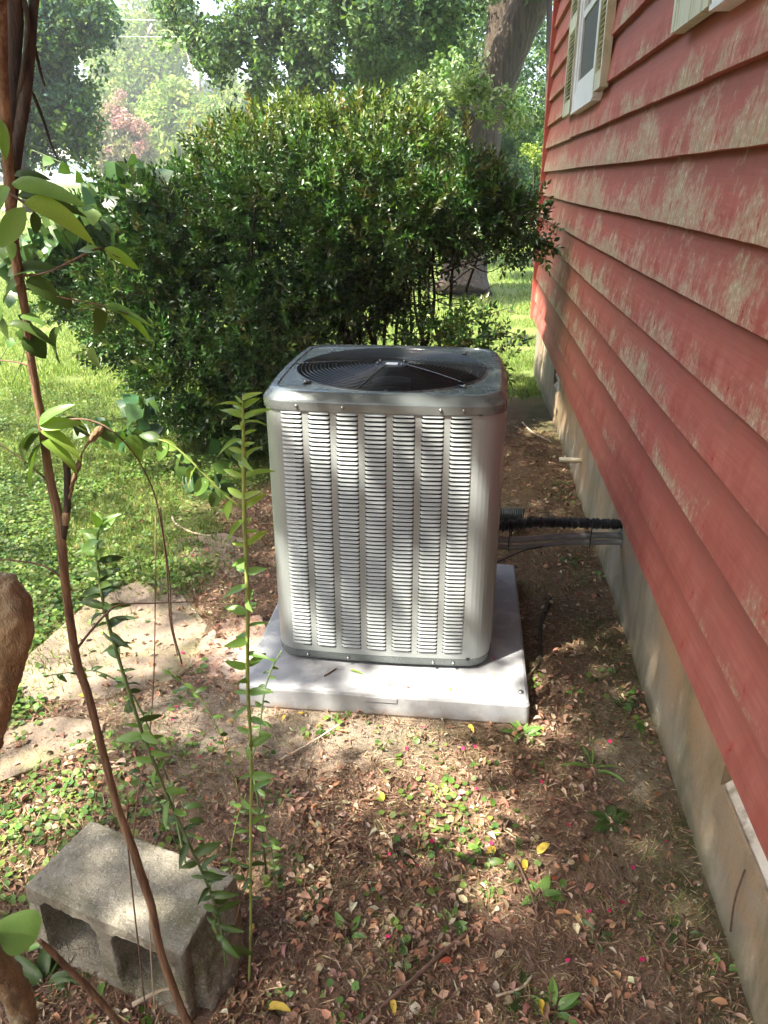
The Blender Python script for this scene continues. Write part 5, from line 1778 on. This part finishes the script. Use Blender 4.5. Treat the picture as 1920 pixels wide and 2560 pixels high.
for path, lab, mm in (([(628, 1905, 1.3, 5), (648, 1830, 1.4, 5), (655, 1775, 1.5, 6), (662, 1725, 1.55, 6), (680, 1670, 1.6, 5), (705, 1625, 1.6, 4)], "short leafy sprig over the pad's near left corner", M['green_stem2']),
                      ([(600, 1990, 1.5, 3), (560, 1860, 1.5, 3), (510, 1760, 1.5, 3), (450, 1700, 1.5, 3), (400, 1665, 1.5, 2)], "thin arching sprig over the litter between slab and pad", M['green_stem']),
                      ([(545, 2330, 1.12, 4), (525, 2200, 1.12, 4), (488, 2090, 1.12, 4), (452, 2000, 1.12, 3)], "short leafy sprig rising behind the block's right end", M['green_stem2']),
                      ([(600, 2290, 1.2, 4), (575, 2170, 1.2, 4), (590, 2060, 1.2, 4), (615, 1985, 1.2, 3)], "short leafy sprig just left of the tall sapling's lower stem", M['green_stem']),
                      ([(440, 2110, 1.3, 4), (405, 2020, 1.3, 4), (365, 1960, 1.3, 4), (310, 1925, 1.3, 3)], "low sprig leaning left above the block's top edge", M['green_stem2']),
                      ([(690, 2230, 1.25, 4), (680, 2130, 1.25, 4), (660, 2040, 1.25, 4), (668, 1960, 1.25, 3)], "short leafy sprig to the right of the tall sapling", M['green_stem2']),
                      ([(420, 1950, 1.15, 5), (340, 1750, 1.12, 5), (255, 1683, 1.1, 5), (190, 1680, 1.1, 4), (110, 1690, 1.1, 3)], "low sideways sprig across the paving slab", M['green_stem2'])):
    b = at(*path[0][:3]); loc = (b[0], b[1], 0.0)
    path = [path[0]] + path
    s = empty("sapling", loc, lab, "sapling", "green saplings in front of the unit")
    pl = pstem("stem", path[1:], mm, s, loc, 5, 6)
    gpt = np.array([pl[0][0] + .01, pl[0][1] + .01, 0.0])
    tube("stem", [gpt - np.array(loc), (gpt + pl[0]) / 2 + np.array([.004, 0, 0]) - np.array(loc), pl[0] - np.array(loc)], [.0028, .0026, .0022], mm, s, 6)
    for i in range(16):
        p = np.array(pl[int((.15 + .84 * i / 16) * (len(pl) - 1))])
        put_leaf(p, p + np.array([random.uniform(.3, 1) * (1 if i % 2 else -1), random.uniform(-.4, .4), random.uniform(-.3, .5)]) * random.uniform(.022, .036), 'bba'[i % 3], s, loc, np.array([-.2, -.6, .8]))
for path, lab in (([(330, 2130, .98, 5), (345, 1980, 1.0, 5), (372, 1850, 1.05, 4), (384, 1700, 1.1, 4), (388, 1500, 1.15, 4), (389, 1290, 1.2, 3)], "thin bare brown twig standing upright left of the unit"),
                  ([(455, 1660, 1.9, 5), (430, 1560, 1.9, 5), (424, 1450, 1.9, 5), (410, 1350, 1.9, 6), (400, 1270, 1.9, 5)], "dark bare twig with a bent tip in front of the ground cover"),
                  ([(320, 2000, .95, 6), (318, 2090, .95, 5), (332, 2240, .95, 5), (350, 2400, .95, 5), (368, 2560, .95, 5)], "thin reddish twig hanging in front of the concrete block"),
                  ([(370, 2180, .95, 5), (374, 2290, .95, 5), (378, 2410, .95, 6), (390, 2560, .95, 6)], "pale dry stalk in front of the block's right core"),
                  ([(500, 2560, 1.05, 5), (560, 2400, 1.05, 5), (590, 2300, 1.05, 5), (620, 2180, 1.05, 4), (655, 1990, 1.1, 3)], "long thin reddish stem slanting up beside the tall sapling")):
    pl = spline([at(a, b, Y) for a, b, Y, w in path], 6)
    tag(tube("bare_twig", pl, [px(path[0][3], path[0][2]) / 2] * len(pl), M['straw'] if 'pale' in lab else M['twig'], None, 6, .1), lab, "twig")

# ------------------------------------------------------------------ weeds, fallen leaves, sticks
def weed(a, b, n, L_, w, key, lab, z0=0.0, rise=.6):
    p = onz(a, b, 0)
    w_ = empty("weed", (p[0], p[1], float(gh(p[0], p[1]))), lab, "weed", "small weeds in the leaf litter")
    for i in range(n):
        az = 2 * math.pi * i / n * 1.62 + random.uniform(-.4, .4)
        r0 = random.uniform(.002, .02)
        ll = L_ * random.uniform(.4, .85)
        dv = np.array([math.cos(az), math.sin(az), rise * random.uniform(.3, 1.2)]); dv /= np.linalg.norm(dv)
        base_ = np.array([math.cos(az) * r0, math.sin(az) * r0, .004])
        put_leaf(base_, base_ + dv * ll, key, w_, (0, 0, 0), np.array([0, -.2, 1.0]), w)
    return w_


for q in ((1530, 2055, 14, .075, 1.15, 'b', "broad leafy weed clump growing by the wall near the lower right"), (1305, 1835, 10, .075, .8, 'a', "tall green weed at the pad's near right corner"),
          (1480, 1920, 6, .12, .35, 'a', "long bladed grass clump beside the pale concrete patch"), (1555, 1765, 7, .045, 1.2, 'b', "small blue green weed right of the pad, near the wall"),
          (1350, 2240, 8, .06, 1.2, 'a', "round leaved weed with a chewed leaf, lower right"), (1130, 2310, 7, .05, 1.3, 'a', "round leaved weed at bottom centre"),
          (1200, 2150, 6, .05, 1.2, 'b', "weed among yellow leaves, right of centre"), (1500, 2340, 9, .045, 1.1, 'b', "clover like weed with pale speckles, lower right"),
          (1700, 2330, 8, .035, 1.3, 'b', "clover clump near the foundation, lower right"), (1380, 2530, 9, .07, .9, 'a', "light green weed at the bottom edge"), (1310, 2500, 7, .055, .9, 'b', "dark weed at the bottom edge, left of the light green one"),
          (790, 2270, 5, .06, 1.2, 'b', "toothed green leaf clump right of the sapling's foot"), (870, 2340, 4, .06, 1.0, 'a', "bright narrow leaves lying right of the block"),
          (690, 2500, 8, .03, 1.3, 'a', "tiny clover patch below the tall sapling"), (1100, 1980, 9, .03, 1.3, 'c', "sunlit clover in the bright patch"), (1420, 1410, 8, .05, 1.2, 'b', "low weed between pad and wall"),
          (1500, 1440, 7, .04, 1.3, 'a', "green weed at the wall's foot beyond the pipes"), (1440, 1740, 6, .035, 1.2, 'a', "green seedling right of the pad edge"), (1290, 1660 + 130, 6, .05, 1.2, 'c', "pale green leaves touching the pad's right end"),
          (110, 2460, 9, .10, .9, 'b', "jagged leaved weed in front of the block's left core"), (60, 2380, 6, .09, .8, 'a', "jagged weed at the left edge by the block"), (255, 2440, 6, .05, 1.0, 'a', "small bright weed at the block's centre web"), (470, 1370, 7, .05, 1.2, 'b', "seedlings at the bush's foot"),
          (700, 1990, 6, .035, 1.2, 'a', "small weed in the litter right of the sapling"), (1010, 2150, 9, .03, 1.2, 'b', "dark clover left of the yellow leaves"), (1800, 2420, 5, .035, 1.3, 'a', "single rounded weed by the foundation corner")):
    weed(*q)

FL = {}
for nm, c1, c2 in (("yellow", (.62, .42, .05), (.72, .52, .10)), ("orange", (.36, .16, .075), (.46, .24, .12)), ("red", (.45, .09, .05), (.5, .14, .08)), ("green", (.22, .32, .06), (.3, .4, .08)), ("pink", (.65, .06, .18), (.7, .1, .25))):
    FL[nm] = leafmat(nm + "_fallen_leaf", .15, .6, .3, (1.1, 1.0, .6), False, c1, c2)
fme = {}
for q in ((1237, 2110, 'yellow', .042, "yellow leaf standing upright left of the bright clover"), (1345, 2128, 'yellow', .05, "orange tinged yellow leaf right of the clover"), (1312, 2144, 'yellow', .034, "flat yellow leaf between two larger yellow ones"),
          (958, 2000, 'yellow', .030, "yellow leaf with brown flecks in the lit litter"), (1172, 1808, 'yellow', .034, "yellow leaf at the foot of the pad's front"), (1355, 1813, 'yellow', .018, "small yellow leaf right of the pad corner"),
          (712, 1785, 'yellow', .024, "pale yellow leaf under the pad's front, left"), (745, 1780, 'yellow', .020, "bright yellow leaf just right of the pale one"), (670, 2520, 'yellow', .050, "large mottled yellow leaf at the bottom edge"),
          (545, 2440, 'yellow', .035, "speckled yellow leaf beside the block's right end"), (980, 2500, 'yellow', .030, "yellow leaf at bottom centre"), (1350, 2500, 'yellow', .030, "orange yellow leaf near the bottom right weeds"),
          (632, 2310, 'yellow', .028, "bright yellow leaf by the tall sapling's stem"), (470, 1600, 'yellow', .035, "yellow leaf on the litter behind the paving slab"), (545, 1395, 'yellow', .03, "yellow leaf in the shade at the bush's foot"),
          (530, 1420, 'orange', .03, "orange leaf in the shade at the bush's foot"), (1560, 2065, 'orange', .03, "pinkish brown folded leaf right of the leafy weed"), (1130, 2400, 'red', .04, "reddish brown leaf at lower centre"), (1490, 2470, 'orange', .045, "tan curled leaf at lower right"),
          (1820, 2510, 'orange', .045, "orange brown leaf by the foundation, bottom right"), (1390, 2280, 'orange', .05, "long orange pine like leaf, lower right"), (1650, 1980, 'orange', .035, "thin orange leaf by the moss"), (605, 1825, 'red', .026, "bright red leaf left of the pad"),
          (1580, 1385, 'yellow', .016, "tiny yellow leaf on the dirt below the pipes"), (1395, 1375, 'orange', .03, "pale curled leaf on the dirt behind the pad"), (1450, 1390, 'red', .05, "dark red crumpled leaf near the wall"), (215, 1740, 'yellow', .03, "yellow leaf at the slab's front edge"), (40, 1560, 'green', .05, "pale green leaf on the ground cover"),
          (1300, 1370 + 60, 'orange', .026, "brownish leaf right of the pad's back edge"), (1070, 2210, 'orange', .04, "orange brown leaf, centre right"), (850, 1950, 'orange', .04, "tan leaf in the lit litter"), (1470, 2150, 'orange', .04, "curled brown leaf right of the clover"),
          (1380, 2195, 'red', .028, "bright orange red leaf above the round leaved weed")):
    a, b, kind, L_, lab = q
    z_ = .014
    p = onz(a, b, z_)
    if kind not in fme:
        V, F = mleaf(.30, .24, .12, .5, .03)
        fme[kind] = pymesh("fallen_leaf", V, F, True); fme[kind].materials.append(FL[kind])
    o = tag(link("fallen_leaf", fme[kind]), lab, "leaf", "single bright leaves on the ground")
    L_ *= .75 if kind in ('orange', 'red') else 1.0
    o.scale = (L_ * .8, L_, L_)
    o.location = (p[0], p[1], float(gh(p[0], p[1])) + z_)
    o.rotation_euler = (random.uniform(-.3, .3), random.uniform(-.3, .3), random.uniform(0, 6.28))
for q in ((695, 1669, 'yellow', .020, "cream yellow leaf near the pad's left edge"), (727, 1680, 'orange', .014, "tiny orange leaf on the pad, left of the long green one"), (875, 1675, 'green', .052, "long pale green leaf lying on the pad"), (1016, 1717, 'red', .012, "tiny dark red leaf on the pad's front"), (1126, 1725, 'yellow', .012, "tiny yellow leaf on the pad's front right"), (1233, 1648, 'pink', .014, "magenta petal on the pad's right"), (1250, 1452, 'red', .012, "small red leaf on the pad beside the unit"), (1236, 1686, 'yellow', .007, "speck of yellow petal on the pad's right")):
    a, b, kind, L_, lab = q
    p = onz(a, b, PZ + .003)
    if kind not in fme:
        V, F = mleaf(.30, .24, .12, .5, .03)
        fme[kind] = pymesh("fallen_leaf", V, F, True); fme[kind].materials.append(FL[kind])
    o = tag(link("fallen_leaf", fme[kind]), lab, "leaf", "bits of leaf on the pad")
    sw = .35 if 'long' in lab else 1.0
    o.scale = (L_ * sw, L_, L_ * .5)
    o.location = (p[0], p[1], PZ + .003)
    o.rotation_euler = (0, 0, random.uniform(0, 6.28) if sw == 1 else -1.9)
n = 260
pp = np.array([onz(rng.uniform(850, 1700), rng.uniform(1780, 2500), .012) for _ in range(26)] + [onz(510 + rng.uniform(-30, 30), 1380 + rng.uniform(-20, 20), .012) for _ in range(10)] + [onz(rng.uniform(300, 560), rng.uniform(1600, 1900), .012) for _ in range(8)])
pp[:, 2] = gh(pp[:, 0], pp[:, 1]) + .014
V, T, C = scatter(T_round(6), pp, up_frames(len(pp), .4), .008 + .006 * rng.random(len(pp)), pick([(.62, .04, .16), (.55, .03, .12)], len(pp)))
tag(link("fallen_petals", bigmesh("fallen_petals", V, T, False, C), M['litter']), "scattered magenta crape myrtle petals on the dirt", "petals", kind="stuff")
for path, r_, mm, lab in (([(1306, 1050), (1330, 1075), (1362, 1095), (1378, 1105)], .006, M['straw'], "pale curved stick on the shaded dirt beside the foundation"), ([(1375, 1500), (1352, 1560), (1350, 1620), (1345, 1660)], .009, M['bark'], "grey root curving along the pad's right side"),
                          ([(905, 2560), (1000, 2480), (1100, 2390), (1170, 2330)], .005, M['twig'], "long thin stick slanting across bottom centre"), ([(1290, 2140), (1320, 2210), (1345, 2290)], .003, M['twig'], "thin brown stick below the yellow leaves"),
                          ([(810, 1690), (840, 1672)], .0025, M['twig'], "short dark twig lying on the pad"), ([(1240, 2490), (1300, 2470), (1330, 2440)], .003, M['straw'], "pale forked straw near the bottom weeds"),
                          ([(1325, 1690), (1290, 1720), (1345, 1660)], .004, M['straw'], "pale stick at the pad's right end"), ([(430, 1290), (440, 1310), (480, 1330), (540, 1342)], .005, M['straw'], "pinkish curved twig on the shaded dirt below the bush"),
                          ([(330, 2510), (420, 2470), (520, 2490)], .005, M['straw'], "dry stalks at the block's foot"), ([(700, 1900), (780, 1850), (860, 1800)], .003, M['straw'], "thin stick in front of the pad")):
    zz = PZ + .003 if 'pad' in lab and 'lying' in lab else .012
    pts = [onz(a, b, zz) for a, b in path]
    pts = [np.array([p[0], p[1], (0 if zz > .05 else float(gh(p[0], p[1]))) + zz]) for p in pts]
    tag(tube("stick", spline(pts, 5), r_, mm, None, 6, .2), lab, "stick")
q0, q1 = onx(1862, 2175, .624), onx(1826, 2328, .624)
tag(tube("vine_root", spline([q0, (q0 + q1) / 2 + np.array([-.004, .004, 0]), q1], 6), .0022, M['twig'], None, 6, .3), "thin dry root hanging down the foundation at lower right", "root")

# ------------------------------------------------------------------ scattering volume added to stand in for lens glare
V, F = box_vf(-110, 110, -45, 118, -2.2, 26)
hz = link("glare_haze", pymesh("glare_haze", V, F), kind="stuff")
hm = bpy.data.materials.new("glare_haze_air"); hm.use_nodes = True
hn = hm.node_tree; hn.nodes.clear()
ho = hn.nodes.new("ShaderNodeOutputMaterial"); hp = hn.nodes.new("ShaderNodeVolumePrincipled")
hp.inputs["Color"].default_value = (.93, .96, .97, 1)
hp.inputs["Density"].default_value = .0030
hp.inputs["Anisotropy"].default_value = .3
hn.links.new(hp.outputs[0], ho.inputs["Volume"])
hz.data.materials.append(hm)
